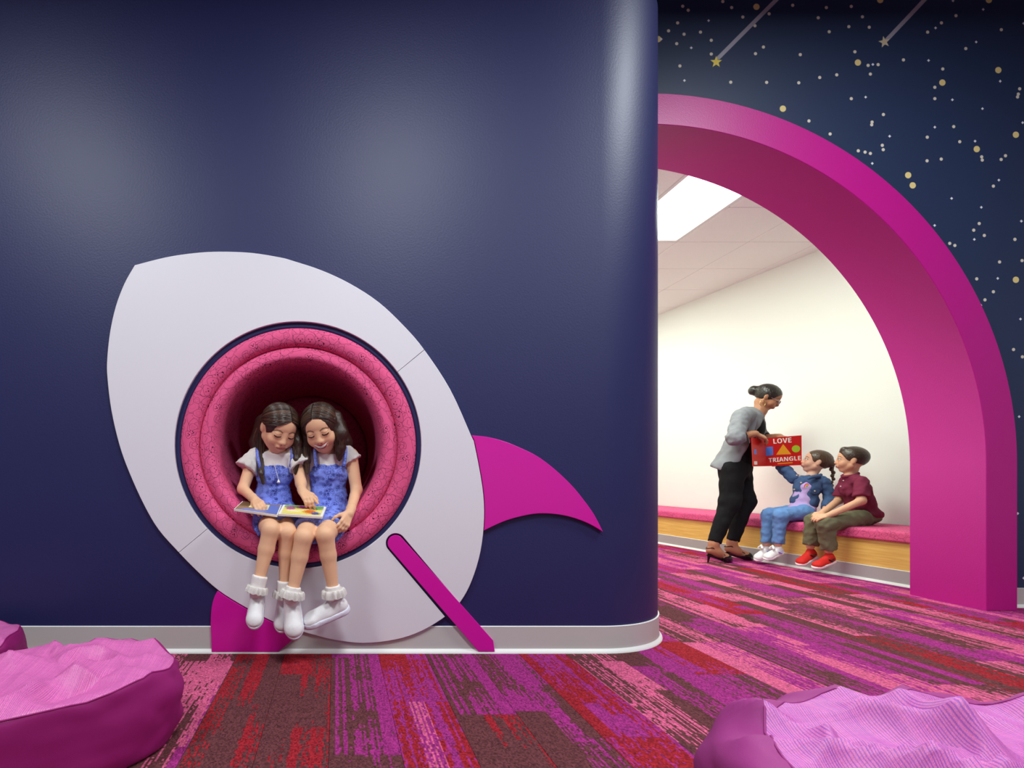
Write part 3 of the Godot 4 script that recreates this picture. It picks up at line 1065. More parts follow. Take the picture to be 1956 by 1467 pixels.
func bean_bags() -> void:
	var weave := noise_tex(0.45, 55, 256, true, 4.0)
	var plain := mat(rgb8(146, 22, 106), 0.62, 0.4)
	relief(plain, weave, Vector3.ONE * 9.0, 0.3)
	var plum := mat(rgb8(150, 50, 122), 0.62, 0.4)
	relief(plum, weave, Vector3.ONE * 9.0, 0.3)
	var st1 := mat(Color.WHITE, 0.5, 0.5)
	st1.albedo_texture = stripe_tex(3, rgb8(222, 112, 178), rgb8(170, 60, 146), rgb8(236, 170, 200))
	st1.uv1_scale = Vector3(2.4, 2.4, 1)
	var st2 := mat(Color.WHITE, 0.55, 0.45)
	st2.albedo_texture = stripe_tex(4, rgb8(214, 118, 182), rgb8(140, 70, 168), rgb8(210, 80, 110))
	st2.uv1_scale = Vector3(2.2, 2.2, 1)
	bean_bag(Vector2(-0.955, 1.36), Vector2(0.565, 0.26), 0.735, 0.225, 0.012, 7, st1, plain, 5, 0.05, 3.4, "low pink bean bag with a plain magenta side next to the rocket fin", [[Vector2(-0.74, 1.44), Vector2(-0.60, 1.60), 0.03, 0.025], [Vector2(-0.88, 1.66), Vector2(-0.74, 1.46), -0.025, 0.03], [Vector2(-0.68, 1.36), Vector2(-0.60, 1.52), -0.03, 0.02], [Vector2(-0.70, 1.70), Vector2(-0.58, 1.58), -0.02, 0.03]])
	bean_bag(Vector2(-1.60, 1.93), Vector2(0.44, 0.30), 0.25, 0.17, 0.03, 7, st1, plain, 9, 0.03, 2.6, "pink bean bag half hidden behind the low bean bag, by the navy wall", [])
	bean_bag(Vector2(1.14, 0.79), Vector2(0.50, 0.42), -0.12, 0.295, -0.02, 9, st2, plum, 14, 0.085, 2.7, "slumped bean bag in violet striped cloth with a plum edge, before the arch", [[Vector2(0.72, 0.98), Vector2(1.12, 0.72), 0.07, 0.03], [Vector2(0.74, 0.86), Vector2(1.05, 0.66), -0.05, 0.04], [Vector2(0.98, 1.12), Vector2(1.22, 0.92), 0.045, 0.028], [Vector2(1.22, 0.92), Vector2(1.45, 0.72), 0.03, 0.04], [Vector2(1.02, 1.02), Vector2(1.3, 0.70), -0.035, 0.05], [Vector2(0.80, 1.05), Vector2(1.05, 0.92), -0.03, 0.035]])
# ---------------------------------------------------------------- soft bodies: joined tapered capsules and ellipsoids, meshed as surface nets
class Hull:
	var v := PackedVector3Array()
	var n := PackedVector3Array()
	var i := PackedInt32Array()
	var c := PackedColorArray()

class Blob:
	var kind := PackedInt32Array()
	var A := PackedVector3Array()
	var D := PackedVector3Array()
	var RA := PackedFloat32Array()
	var RB := PackedFloat32Array()
	var IL := PackedFloat32Array()
	var T: Array[Basis] = []
	var R := PackedVector3Array()
	var cut := PackedByteArray()
	var sub := PackedByteArray()
	var k := 0.02
	var planes: Array[Plane] = []
	var amp := 0.0
	var nscale := Vector3.ONE
	var nz: FastNoiseLite
	var lo := Vector3(1e9, 1e9, 1e9)
	var hi := Vector3(-1e9, -1e9, -1e9)

	func grow(p: Vector3, r: float, s: bool) -> void:
		if s: return
		lo = lo.min(p - Vector3.ONE * r)
		hi = hi.max(p + Vector3.ONE * r)
	func cone(a: Vector3, b: Vector3, ra: float, rb: float, flat_end := false, carve := false) -> void:
		kind.append(0); A.append(a); D.append(b - a); RA.append(ra); RB.append(rb)
		IL.append(1.0 / maxf((b - a).length_squared(), 1e-9)); T.append(Basis()); R.append(Vector3.ONE)
		cut.append(1 if flat_end else 0); sub.append(1 if carve else 0)
		grow(a, ra, carve); grow(b, rb, carve)
	func egg(c: Vector3, r: Vector3, basis := Basis(), carve := false) -> void:
		kind.append(1); A.append(c); D.append(Vector3.ZERO); RA.append(maxf(r.x, maxf(r.y, r.z))); RB.append(0); IL.append(0)
		T.append(basis.transposed()); R.append(r); cut.append(0); sub.append(1 if carve else 0)
		grow(c, maxf(r.x, maxf(r.y, r.z)), carve)
	func chain(pts: Array, rad: Array, flat_end := false) -> void:
		for q in pts.size() - 1: cone(pts[q], pts[q + 1], rad[q], rad[q + 1], flat_end and q == pts.size() - 2)
	func rough(amount: float, scale: Vector3, seed_ := 1) -> void:
		amp = amount
		nscale = scale
		nz = FastNoiseLite.new()
		nz.noise_type = FastNoiseLite.TYPE_SIMPLEX_SMOOTH
		nz.seed = seed_
		nz.frequency = 1.0
		nz.fractal_octaves = 2

	func one(q: int, p: Vector3) -> float:
		if kind[q] == 0:
			var pa := p - A[q]
			var d := D[q]
			var h := clampf(pa.dot(d) * IL[q], 0.0, 1.0)
			var r := (pa - d * h).length() - lerpf(RA[q], RB[q], h)
			if cut[q] == 1: r = maxf(r, (pa - d).dot(d) * sqrt(IL[q]))
			return r
		var e := T[q] * (p - A[q])
		var rr := R[q]
		var k0 := (e / rr).length()
		var k1 := (e / (rr * rr)).length()
		return k0 * (k0 - 1.0) / k1 if k1 > 1e-9 else -minf(rr.x, minf(rr.y, rr.z))
	func field(p: Vector3, act: PackedInt32Array) -> float:
		var d := 1e9
		for q in act:
			var e := one(q, p)
			if sub[q] == 0:
				if d > 1e8: d = e
				else:
					var h := maxf(k - absf(d - e), 0.0)
					d = minf(d, e) - h * h * 0.25 / k
			else:
				var h := maxf(k * 0.6 - absf(d + e), 0.0)
				d = maxf(d, -e) + h * h * 0.25 / (k * 0.6)
		for pl in planes: d = maxf(d, pl.distance_to(p))
		if amp > 0.0: d += amp * nz.get_noise_3dv(p * nscale)
		return d

	func mesh(cell: float, out: Hull) -> void:
		var org := lo - Vector3.ONE * (k + amp + cell * 2.0)
		var size := (hi - lo) + Vector3.ONE * (k + amp + cell * 2.0) * 2.0
		var N := 6
		var bx := int(ceil(size.x / cell / N))
		var by := int(ceil(size.y / cell / N))
		var bz := int(ceil(size.z / cell / N))
		var nx := bx * N + 1
		var ny := by * N + 1
		var nzn := bz * N + 1
		var val := PackedFloat32Array()
		val.resize(nx * ny * nzn)
		val.fill(1e9)
		var id := PackedInt32Array()
		id.resize(nx * ny * nzn)
		id.fill(-1)
		var sy := nx
		var sz := nx * ny
		var rad := cell * N * 0.87
		var all := PackedInt32Array()
		for q in kind.size(): all.append(q)
		var cells := PackedInt32Array()
		var first := out.v.size()
		var corner := PackedInt32Array([0, 1, sy, 1 + sy, sz, 1 + sz, sy + sz, 1 + sy + sz])
		var ed := PackedInt32Array([0, 1, 2, 3, 4, 5, 6, 7, 0, 2, 1, 3, 4, 6, 5, 7, 0, 4, 1, 5, 2, 6, 3, 7])
		for iz in bz:
			for iy in by:
				for ix in bx:
					var mid := org + Vector3(ix + 0.5, iy + 0.5, iz + 0.5) * (cell * N)
					var best := 1e9
					var ds := PackedFloat32Array()
					for q in all:
						var e := one(q, mid)
						ds.append(e)
						if sub[q] == 0 and e < best: best = e
					if best > rad + k + amp: continue
					var act := PackedInt32Array()
					for q in all:
						if sub[q] == 0:
							if ds[q] < best + 2.0 * rad + k: act.append(q)
						elif ds[q] < rad + k: act.append(q)
					var dm := field(mid, act)
					if dm < -rad * 1.6 - k - amp or dm > rad * 1.6 + k + amp: continue
					var x0 := ix * N
					var y0 := iy * N
					var z0 := iz * N
					for z in range(z0, z0 + N + 1):
						for y in range(y0, y0 + N + 1):
							var row := y * sy + z * sz
							for x in range(x0, x0 + N + 1):
								if val[row + x] > 1e8: val[row + x] = field(org + Vector3(x, y, z) * cell, act)
					for z in range(z0, z0 + N):
						for y in range(y0, y0 + N):
							for x in range(x0, x0 + N):
								var at := x + y * sy + z * sz
								var mask := 0
								for q in 8:
									if val[at + corner[q]] < 0.0: mask |= 1 << q
								if mask == 0 or mask == 255: continue
								var sum := Vector3.ZERO
								var cnt := 0
								for q in 12:
									var a := ed[q * 2]
									var b := ed[q * 2 + 1]
									if ((mask >> a) & 1) == ((mask >> b) & 1): continue
									var va := val[at + corner[a]]
									var t := va / (va - val[at + corner[b]])
									sum += Vector3(a & 1, (a >> 1) & 1, a >> 2).lerp(Vector3(b & 1, (b >> 1) & 1, b >> 2), t)
									cnt += 1
								id[at] = out.v.size()
								out.v.append(org + (Vector3(x, y, z) + sum / cnt) * cell)
								cells.append(at)
		out.n.resize(out.v.size())
		var st := PackedInt32Array([1, sy, sz])
		for at in cells:
			for ax in 3:
				var s0 := val[at] < 0.0
				if s0 == (val[at + st[ax]] < 0.0): continue
				var u := st[(ax + 1) % 3]
				var w := st[(ax + 2) % 3]
				if at - u - w < 0: continue
				var a := id[at - u - w]
				var b := id[at - w]
				var c := id[at]
				var d := id[at - u]
				if a < 0 or b < 0 or d < 0: continue
				if s0:
					out.i.append(a); out.i.append(c); out.i.append(b); out.i.append(a); out.i.append(d); out.i.append(c)
				else:
					out.i.append(a); out.i.append(b); out.i.append(c); out.i.append(a); out.i.append(c); out.i.append(d)
				var g := (out.v[c] - out.v[a]).cross(out.v[d] - out.v[b]) * (1.0 if s0 else -1.0)
				out.n[a] += g; out.n[b] += g; out.n[c] += g; out.n[d] += g
		for q in range(first, out.v.size()): out.n[q] = out.n[q].normalized()

func lin(r: int, g: int, b: int) -> Color:
	return Color8(r, g, b).srgb_to_linear()

func tint(s: Hull, c: Color) -> void:
	while s.c.size() < s.v.size(): s.c.append(c)

func skin_mesh(s: Hull) -> ArrayMesh:
	return am(s.v, s.n, s.i, PackedVector2Array(), s.c)

# meshing is put off and then done for all soft things at once, on several threads
var jobs := []

func blob_part(called: String, b: Blob, cell: float, m: Material, parent: Node3D) -> MeshInstance3D:
	var o := part(called, null, m, parent)
	jobs.append([o, Hull.new(), [[b, cell]], Color.WHITE, []])
	return o

# one skin from several grids (body, hands, then the head, which is painted with a face)
func body_part(grids: Array, skin: Color, face: Array, parent: Node3D) -> void:
	var o := part("body", null, M.skin, parent)
	jobs.append([o, Hull.new(), grids, skin, face])

func do_job(q: int) -> void:
	var j: Array = jobs[q]
	var s: Hull = j[1]
	for g in j[2].size():
		if j[4].size() and g == j[2].size() - 1: tint(s, j[3])
		var from := s.v.size()
		(j[2][g][0] as Blob).mesh(j[2][g][1], s)
		if j[4].size() and g == j[2].size() - 1: face_paint(s, from, j[4][0], j[4][1], j[4][2], j[3], j[4][3])

func run_jobs() -> void:
	var t := WorkerThreadPool.add_group_task(do_job, jobs.size(), -1, true)
	WorkerThreadPool.wait_for_group_task_completion(t)
	for j in jobs: (j[0] as MeshInstance3D).mesh = skin_mesh(j[1]) if j[1].c.size() else am(j[1].v, j[1].n, j[1].i)
	jobs.clear()

func turn(yaw: float, pitch: float, roll: float) -> Basis:
	return Basis(Vector3.UP, deg_to_rad(yaw)) * Basis(Vector3.RIGHT, deg_to_rad(pitch)) * Basis(Vector3.BACK, deg_to_rad(roll))

# head: h is the height from chin to crown, local z looks out of the face
func head_blob(c: Vector3, b: Basis, h: float, neck: Vector3, neck_r: float, child := true) -> Blob:
	var B := Blob.new()
	B.k = 0.075 * h
	var at := func(x: float, y: float, z: float) -> Vector3: return c + b * (Vector3(x, y, z) * h)
	B.egg(at.call(0, 0.12, -0.05), Vector3(0.375, 0.385, 0.455) * h, b)
	B.egg(at.call(0, -0.13, 0.075), Vector3(0.30, 0.35, 0.325) * h, b)
	B.cone(at.call(0, -0.40, 0.17), at.call(0, -0.405, 0.235), 0.09 * h, 0.075 * h)
	for s in [-1.0, 1.0]:
		B.egg(at.call(s * 0.165, -0.16, 0.235), Vector3(0.13, 0.13, 0.13) * h, b)
		B.cone(at.call(s * 0.24, -0.22, 0.0), at.call(s * 0.09, -0.40, 0.17), 0.11 * h, 0.08 * h)
		B.egg(at.call(s * 0.372, -0.04, -0.035), Vector3(0.035, 0.105, 0.065) * h, b * Basis(Vector3.UP, s * -0.35))
		B.egg(at.call(s * 0.155, 0.0, 0.415), Vector3(0.075, 0.045, 0.055) * h, b, true)
		B.egg(at.call(s * 0.155, -0.005, 0.318), Vector3(0.072, 0.062, 0.072) * h, b)
		B.egg(at.call(s * 0.036, -0.16, 0.402), Vector3(0.028, 0.024, 0.03) * h, b)
	B.cone(at.call(0, 0.02, 0.375), at.call(0, -0.135, 0.432 if child else 0.455), 0.026 * h, 0.038 * h)
	B.egg(at.call(0, -0.262, 0.365), Vector3(0.105, 0.022, 0.045) * h, b)
	B.egg(at.call(0, -0.302, 0.362), Vector3(0.085, 0.026, 0.045) * h, b)
	B.cone(at.call(0, -0.24, -0.08), neck, neck_r, neck_r * 1.08)
	return B

func face_paint(s: Hull, from: int, c: Vector3, b: Basis, h: float, skin: Color, look: Dictionary) -> void:
	var inv := b.transposed()
	var lip: Color = look.get("lip", lin(176, 84, 84))
	var brow: Color = look.get("brow", lin(72, 50, 40))
	var smile: float = look.get("smile", 0.0)
	var down: bool = look.get("down", true)
	for q in range(from, s.v.size()):
		var p := inv * (s.v[q] - c) / h
		var col := skin
		if p.z > 0.2:
			var ax := absf(p.x)
			# cheeks a little redder
			var ck := 1.0 - clampf(Vector2(ax - 0.19, p.y + 0.14).length() / 0.13, 0, 1)
			col = col.lerp(Color(skin.r * 1.02, skin.g * 0.80, skin.b * 0.80), ck * 0.35)
			# mouth
			var my := -0.282 + smile * 0.9 * p.x * p.x * 4.0
			var mw := 0.115 + 0.04 * smile
			if ax < mw:
				var half := (0.034 + 0.034 * smile) * sqrt(1.0 - pow(ax / mw, 2.0))
				var e := absf(p.y - my)
				if e < half:
					col = lip
					if smile > 0.3 and e < half * 0.5: col = lin(225, 215, 205) if p.y > my - half * 0.25 else lin(120, 40, 44)
					elif smile <= 0.3 and e < 0.008: col = Color(lip.r * 0.45, lip.g * 0.4, lip.b * 0.4)
			# nostrils
			if Vector2(ax - 0.035, p.y + 0.185).length() < 0.016: col = Color(skin.r * 0.35, skin.g * 0.25, skin.b * 0.22)
			# brows
			var by := 0.105 - pow((ax - 0.15) * 2.2, 2.0)
			if ax > 0.065 and ax < 0.25 and absf(p.y - by) < 0.017: col = col.lerp(brow, 0.75)
			# eyes
			if down:
				var ly := -0.035 + pow((ax - 0.155) * 3.2, 2.0) * 0.35
				if absf(ax - 0.155) < 0.075 and absf(p.y - ly) < 0.015: col = brow * 0.5
				elif absf(ax - 0.155) < 0.08 and absf(p.y - ly - 0.055) < 0.008: col = Color(skin.r * 0.72, skin.g * 0.62, skin.b * 0.58)
			else:
				var e := Vector2((ax - 0.155) / 0.072, (p.y + 0.005) / 0.036).length()
				if e < 1.0: col = lin(34, 22, 18) if absf(ax - 0.155) < 0.032 else lin(225, 220, 215)
				elif e < 1.35 and p.y > 0.0: col = brow * 0.6
		s.c.append(col)

# hand: five bent fingers, the thumb on its own side
func hand_blob(wrist: Vector3, dir: Vector3, back: Vector3, size: float, side: float, curl: Array, arm_from := Vector3.ZERO, wrist_r := 0.0) -> Blob:
	var B := Blob.new()
	B.k = 0.05 * size
	var y := dir.normalized()
	var z := (back - y * back.dot(y)).normalized()
	var x := y.cross(z) * side
	var fx := [0.165, 0.058, -0.05, -0.15]
	var fl := [0.40, 0.44, 0.41, 0.32]
	var fy := [0.50, 0.52, 0.50, 0.455]
	for f in 4:
		var kn: Vector3 = wrist + (x * fx[f] + y * fy[f] + z * 0.02) * size
		B.cone(wrist + x * fx[f] * 0.55 * size + y * 0.04 * size, kn, 0.085 * size, 0.062 * size)
		var p := kn
		var ang := 0.0
		for s in 3:
			ang += curl[f] * [1.0, 1.1, 0.7][s]
			var d: Vector3 = (y * cos(ang) - z * sin(ang) + x * fx[f] * 0.35).normalized()
			var l: float = fl[f] * [0.44, 0.31, 0.25][s] * size
			B.cone(p, p + d * l, size * [0.054, 0.05, 0.046][s], size * [0.05, 0.046, 0.040][s])
			p += d * l
	var t0 := wrist + (x * 0.13 + y * 0.12 - z * 0.03) * size
	var t1 := wrist + (x * 0.27 + y * 0.30 - z * 0.08) * size
	var ta: float = curl[4]
	var t2 := t1 + (x * 0.45 * cos(ta) + y * 0.85 - z * (0.25 + sin(ta))).normalized() * 0.17 * size
	var t3 := t2 + (x * 0.1 + y * 0.9 - z * (0.3 + sin(ta))).normalized() * 0.13 * size
	B.chain([t0, t1, t2, t3], [0.085 * size, 0.064 * size, 0.055 * size, 0.044 * size])
	if wrist_r > 0.0: B.cone(arm_from, wrist + y * 0.03 * size, wrist_r * 1.1, wrist_r * 0.95)
	return B

# shoe: built on its sole; toe points along f, u is up through the ankle
func shoe(parent: Node3D, ankle: Vector3, f: Vector3, u: Vector3, l: float, upper: Material, sole: Material, cell: float, low := 1.0) -> MeshInstance3D:
	var y := f.normalized()
	var z := (u - y * u.dot(y)).normalized()
	var x := y.cross(z)
	var o := ankle - y * 0.22 * l - z * 0.36 * l
	var at := func(a: float, b: float, c: float) -> Vector3: return o + (x * a + y * b + z * c) * l
	var B := Blob.new()
	B.k = 0.09 * l
	B.cone(at.call(0, 0.17, 0.16), at.call(0, 0.20, 0.30 * low), 0.165 * l, 0.14 * l)
	B.cone(at.call(0, 0.22, 0.22), at.call(0, 0.72, 0.13), 0.155 * l, 0.135 * l)
	B.egg(at.call(0.0, 0.77, 0.12), Vector3(0.205, 0.21, 0.135) * l, Basis(x, y, z))
	B.egg(at.call(0, 0.45, 0.12), Vector3(0.185, 0.3, 0.12) * l, Basis(x, y, z))
	B.planes.append(Plane(-z, at.call(0, 0, 0.06).dot(-z)))
	var s := blob_part("shoe", B, cell, upper, parent)
	var S := Blob.new()
	S.k = 0.02 * l
	S.cone(at.call(0, 0.18, 0.06), at.call(0, 0.77, 0.06), 0.19 * l, 0.215 * l)
	S.cone(at.call(0, 0.77, 0.06), at.call(0, 0.86, 0.06), 0.215 * l, 0.16 * l)
	S.planes.append(Plane(z, at.call(0, 0, 0.115).dot(z)))
	S.planes.append(Plane(-z, at.call(0, 0, 0.0).dot(-z)))
	blob_part("sole", S, cell, sole, s)
	return s

# gathered frill round an axis
func frill(c: Vector3, axis: Vector3, r0: float, r1: float, drop: float, waves: int, wob: float) -> ArrayMesh:
	var y := axis.normalized()
	var x := y.cross(Vector3.FORWARD if absf(y.z) < 0.8 else Vector3.RIGHT).normalized()
	var z := x.cross(y)
	var k := Kit.new()
	var p := []
	var rows := 6
	var cols := waves * 6
	for side in 2:
		p.clear()
		for r in rows:
			var t := float(r) / (rows - 1)
			for q in cols + 1:
				var a := TAU * q / cols
				var w := sin(a * waves + sin(a * 3.0) * 1.3) * wob * t
				var rad := lerpf(r0, r1, sin(t * PI * 0.5)) + w - side * 0.0012
				p.append(c + (x * cos(a) + z * sin(a)) * rad + y * (sin(t * PI * 0.8) * 0.012 - drop * t * t + w * 0.5))
		k.grid(p, cols + 1, PackedVector2Array(), side == 0, true)
	return bake(k)

func person(at: Vector3, label: String, group := "") -> Node3D:
	return thing("person", at, label, "person", group)

func hair_mat(dark: Color, light: Color) -> StandardMaterial3D:
	var m := mat(Color.WHITE, 0.36, 0.5)
	m.albedo_texture = noise_tex(0.11, 61, 256, false, 0, ramp2(dark, light), 4)
	m.uv1_triplanar = true
	m.uv1_scale = Vector3(24, 1.2, 24)
	m.normal_enabled = true
	m.normal_texture = noise_tex(0.15, 62, 256, true, 6.0)
	m.normal_scale = 0.3
	return m

func skin_mat() -> StandardMaterial3D:
	var m := mat(Color.WHITE, 0.5, 0.4)
	m.vertex_color_use_as_albedo = true
	m.subsurf_scatter_enabled = true
	m.subsurf_scatter_strength = 0.05
	return m

func cloth(c: Color, rough := 0.85, weave := 90.0) -> StandardMaterial3D:
	var m := mat(c, rough, 0.25)
	relief(m, noise_tex(0.4, 70, 128, true, 5.0), Vector3.ONE * weave * 0.2, 0.35, false)
	return m

func people() -> void:
	M.skin = skin_mat()
	M.hair = hair_mat(rgb8(34, 22, 17), rgb8(78, 54, 42))
	M.strand = mat(Color.WHITE, 0.34, 0.5)
	M.strand.vertex_color_use_as_albedo = true
	M.romper = mat(Color.WHITE, 0.8, 0.25)
	M.romper.albedo_texture = doodle_tex(512, 91, rgb8(132, 150, 240), rgb8(40, 44, 120), 120, 1.3, 0.6, true)
	M.romper.uv1_triplanar = true
	M.romper.uv1_scale = Vector3(4.2, 4.2, 4.2)
	M.white_cloth = cloth(rgb8(236, 230, 228))
	M.white_lace = relief(mat(rgb8(238, 232, 228), 0.9, 0.2), noise_tex(0.25, 71, 128, true, 9.0), Vector3.ONE * 14.0, 1.0, false)
	M.white_shoe = relief(mat(rgb8(240, 238, 240), 0.35, 0.5), noise_tex(0.35, 72, 128, true, 6.0), Vector3.ONE * 16.0, 0.5, false)
	M.sole = mat(rgb8(226, 226, 240), 0.5)
	nook_girl_a()
	nook_girl_b()
	board_book()
	teacher()
	bench_girl()
	bench_boy()
	run_jobs()

const NOOK_SKIN := Color8(230, 180, 144)

func nook_girl_a() -> void:
	var o := person(px(522, 1010, 2.5), "girl in blue romper with pendant, ear showing, her hands on the board book")
	var sk := NOOK_SKIN.srgb_to_linear()
	var pel := px(521, 984, 2.51)
	var bel := px(521, 950, 2.505)
	var che := px(525, 903, 2.49)
	var nek := px(530, 868, 2.475)
	var shr := px(484, 876, 2.49)
	var shl := px(565, 873, 2.47)
	var elr := px(464, 934, 2.43)
	var wrr := px(487, 955, 2.335)
	var ell := px(575, 924, 2.42)
	var wrl := px(577, 938, 2.355)
	var hir := px(504, 984, 2.50)
	var hil := px(540, 984, 2.50)
	var knr := px(517, 1012, 2.215)
	var knl := px(549, 1018, 2.235)
	var anr := px(494, 1112, 2.195)
	var anl := px(543, 1121, 2.245)
	var hc := px(534, 818, 2.435)
	var hb := turn(25, 31, -7)
	var h := 0.205
	var B := Blob.new()
	B.k = 0.010
	B.egg(pel, Vector3(0.09, 0.06, 0.07))
	B.egg(bel, Vector3(0.078, 0.075, 0.058))
	B.egg(che, Vector3(0.082, 0.07, 0.056))
	B.cone(shr, shl, 0.034, 0.034)
	B.cone(che, nek, 0.05, 0.034)
	B.cone(nek, hc + hb * Vector3(0, -0.06, -0.02), 0.034, 0.032)
	B.chain([shr, elr, wrr], [0.031, 0.025, 0.018])
	B.chain([shl, ell, wrl], [0.031, 0.025, 0.018])
	B.chain([hir, knr.lerp(hir, 0.5), knr], [0.056, 0.050, 0.037])
	B.chain([hil, knl.lerp(hil, 0.5), knl], [0.056, 0.050, 0.037])
	B.chain([knr, knr.lerp(anr, 0.38) + Vector3(0, 0, -0.006), anr, anr + Vector3(0, -0.03, 0)], [0.036, 0.033, 0.021, 0.021])
	B.chain([knl, knl.lerp(anl, 0.38) + Vector3(0, 0, -0.006), anl, anl + Vector3(0, -0.03, 0)], [0.036, 0.033, 0.021, 0.021])
	body_part([[B, 0.0075],
		[hand_blob(wrr, px(501, 972, 2.245) - wrr, Vector3(-0.15, 0.75, 0.65), 0.118, 1.0, [0.42, 0.46, 0.48, 0.46, 0.2], elr.lerp(wrr, 0.8), 0.0195), 0.0026],
		[hand_blob(wrl, px(597, 962, 2.285) - wrl, Vector3(0.1, 0.6, 0.8), 0.118, -1.0, [0.10, 0.42, 0.5, 0.5, 0.35], ell.lerp(wrl, 0.8), 0.0195), 0.0026],
		[head_blob(hc, hb, h, nek, 0.033), 0.0023]], sk, [hc, hb, h, {"lip": lin(206, 134, 118), "smile": 0.12}], o)
	# romper
	var R := Blob.new()
	R.k = 0.03
	R.egg(pel, Vector3(0.099, 0.072, 0.083))
	R.egg(bel + Vector3(0, 0.004, 0.004), Vector3(0.087, 0.082, 0.068))
	R.egg(che + Vector3(0, -0.004, 0.004), Vector3(0.088, 0.074, 0.066))
	R.cone(hir, hir.lerp(knr, 0.74), 0.070, 0.060, true)
	R.cone(hil, hil.lerp(knl, 0.70), 0.070, 0.060, true)
	R.planes.append(Plane(Vector3(-0.25, 1, 0.25).normalized(), px(530, 879, 2.43)))
	R.rough(0.006, Vector3(22, 40, 22), 3)
	blob_part("romper", R, 0.006, M.romper, o)
	for e in [[px(497, 894, 2.428), px(492, 872, 2.43), px(491, 858, 2.455), px(495, 852, 2.50)], [px(555, 892, 2.425), px(558, 872, 2.42), px(558, 857, 2.445), px(556, 852, 2.49)]]:
		part("shoulder_strap", bake(tube(e, [0.007, 0.007, 0.007, 0.007], 8)), M.romper, o)
	# blouse under it with flutter sleeves
	var W := Blob.new()
	W.k = 0.03
	W.egg(che, Vector3(0.086, 0.073, 0.060))
	W.cone(shr.lerp(nek, 0.2), shl.lerp(nek, 0.2), 0.042, 0.042)
	W.cone(che, nek, 0.05, 0.040)
	W.planes.append(Plane(Vector3(0, 1, 0.35).normalized(), px(530, 866, 2.43)))
	blob_part("blouse", W, 0.006, M.white_cloth, o)
	for e in [[shr, elr, -1.0], [shl, ell, 1.0]]:
		var L := Blob.new()
		L.k = 0.02
		var mid: Vector3 = e[0]
		L.cone(mid + Vector3(-e[2] * 0.012, 0.014, 0), mid + (e[1] - mid) * 0.36 + Vector3(e[2] * 0.014, 0, 0.004), 0.036, 0.056, true)
		L.rough(0.007, Vector3(34, 16, 34), 8)
		blob_part("lace_sleeve", L, 0.005, M.white_lace, o)
	# pendant
	var pd := part("pendant", bake(tube([px(532, 916, 2.405), px(532, 922, 2.40)], [0.002, 0.008], 10)), mat(rgb8(240, 236, 232), 0.4), o)
	part("cord", bake(tube([px(522, 880, 2.42), px(527, 898, 2.412), px(532, 916, 2.405)], [0.0011, 0.0011, 0.0011], 5)), mat(rgb8(226, 220, 214), 0.5), pd)
	# hair
	girl_hair(o, hc, hb, h, [
		[[px(503, 800, 2.45), px(499, 838, 2.47), px(497, 872, 2.46), px(499, 905, 2.425), px(503, 925, 2.415)], [0.022, 0.020, 0.016, 0.010, 0.004]],
		[[px(500, 805, 2.48), px(490, 845, 2.51), px(492, 880, 2.53)], [0.03, 0.032, 0.02]],
		[[px(562, 805, 2.45), px(569, 845, 2.44), px(567, 878, 2.425), px(564, 905, 2.415)], [0.022, 0.021, 0.016, 0.005]],
		[[px(540, 800, 2.52), px(540, 850, 2.55), px(540, 885, 2.56)], [0.05, 0.055, 0.04]],
	], 1.0, -1.0)
	# socks, frills and shoes
	var ax := (knr - anr).normalized()
	for e in [[anr, knr, px(486, 1176, 2.11), px(492, 1100, 2.19)], [anl, knl, px(536, 1182, 2.17), px(541, 1110, 2.24)]]:
		var K := Blob.new()
		K.k = 0.01
		var a: Vector3 = e[0]
		ax = (e[1] - a).normalized()
		K.cone(a - ax * 0.035, a + ax * 0.026, 0.029, 0.0325, true)
		blob_part("sock", K, 0.005, M.white_cloth, o)
		part("sock_frill", frill(a - ax * 0.022, ax, 0.028, 0.043, 0.030, 11, 0.006), M.white_lace, o)
		shoe(o, a - ax * 0.045, e[2] - a, Vector3(0, 0.5, 0.9), 0.165, M.white_shoe, M.sole, 0.0045)

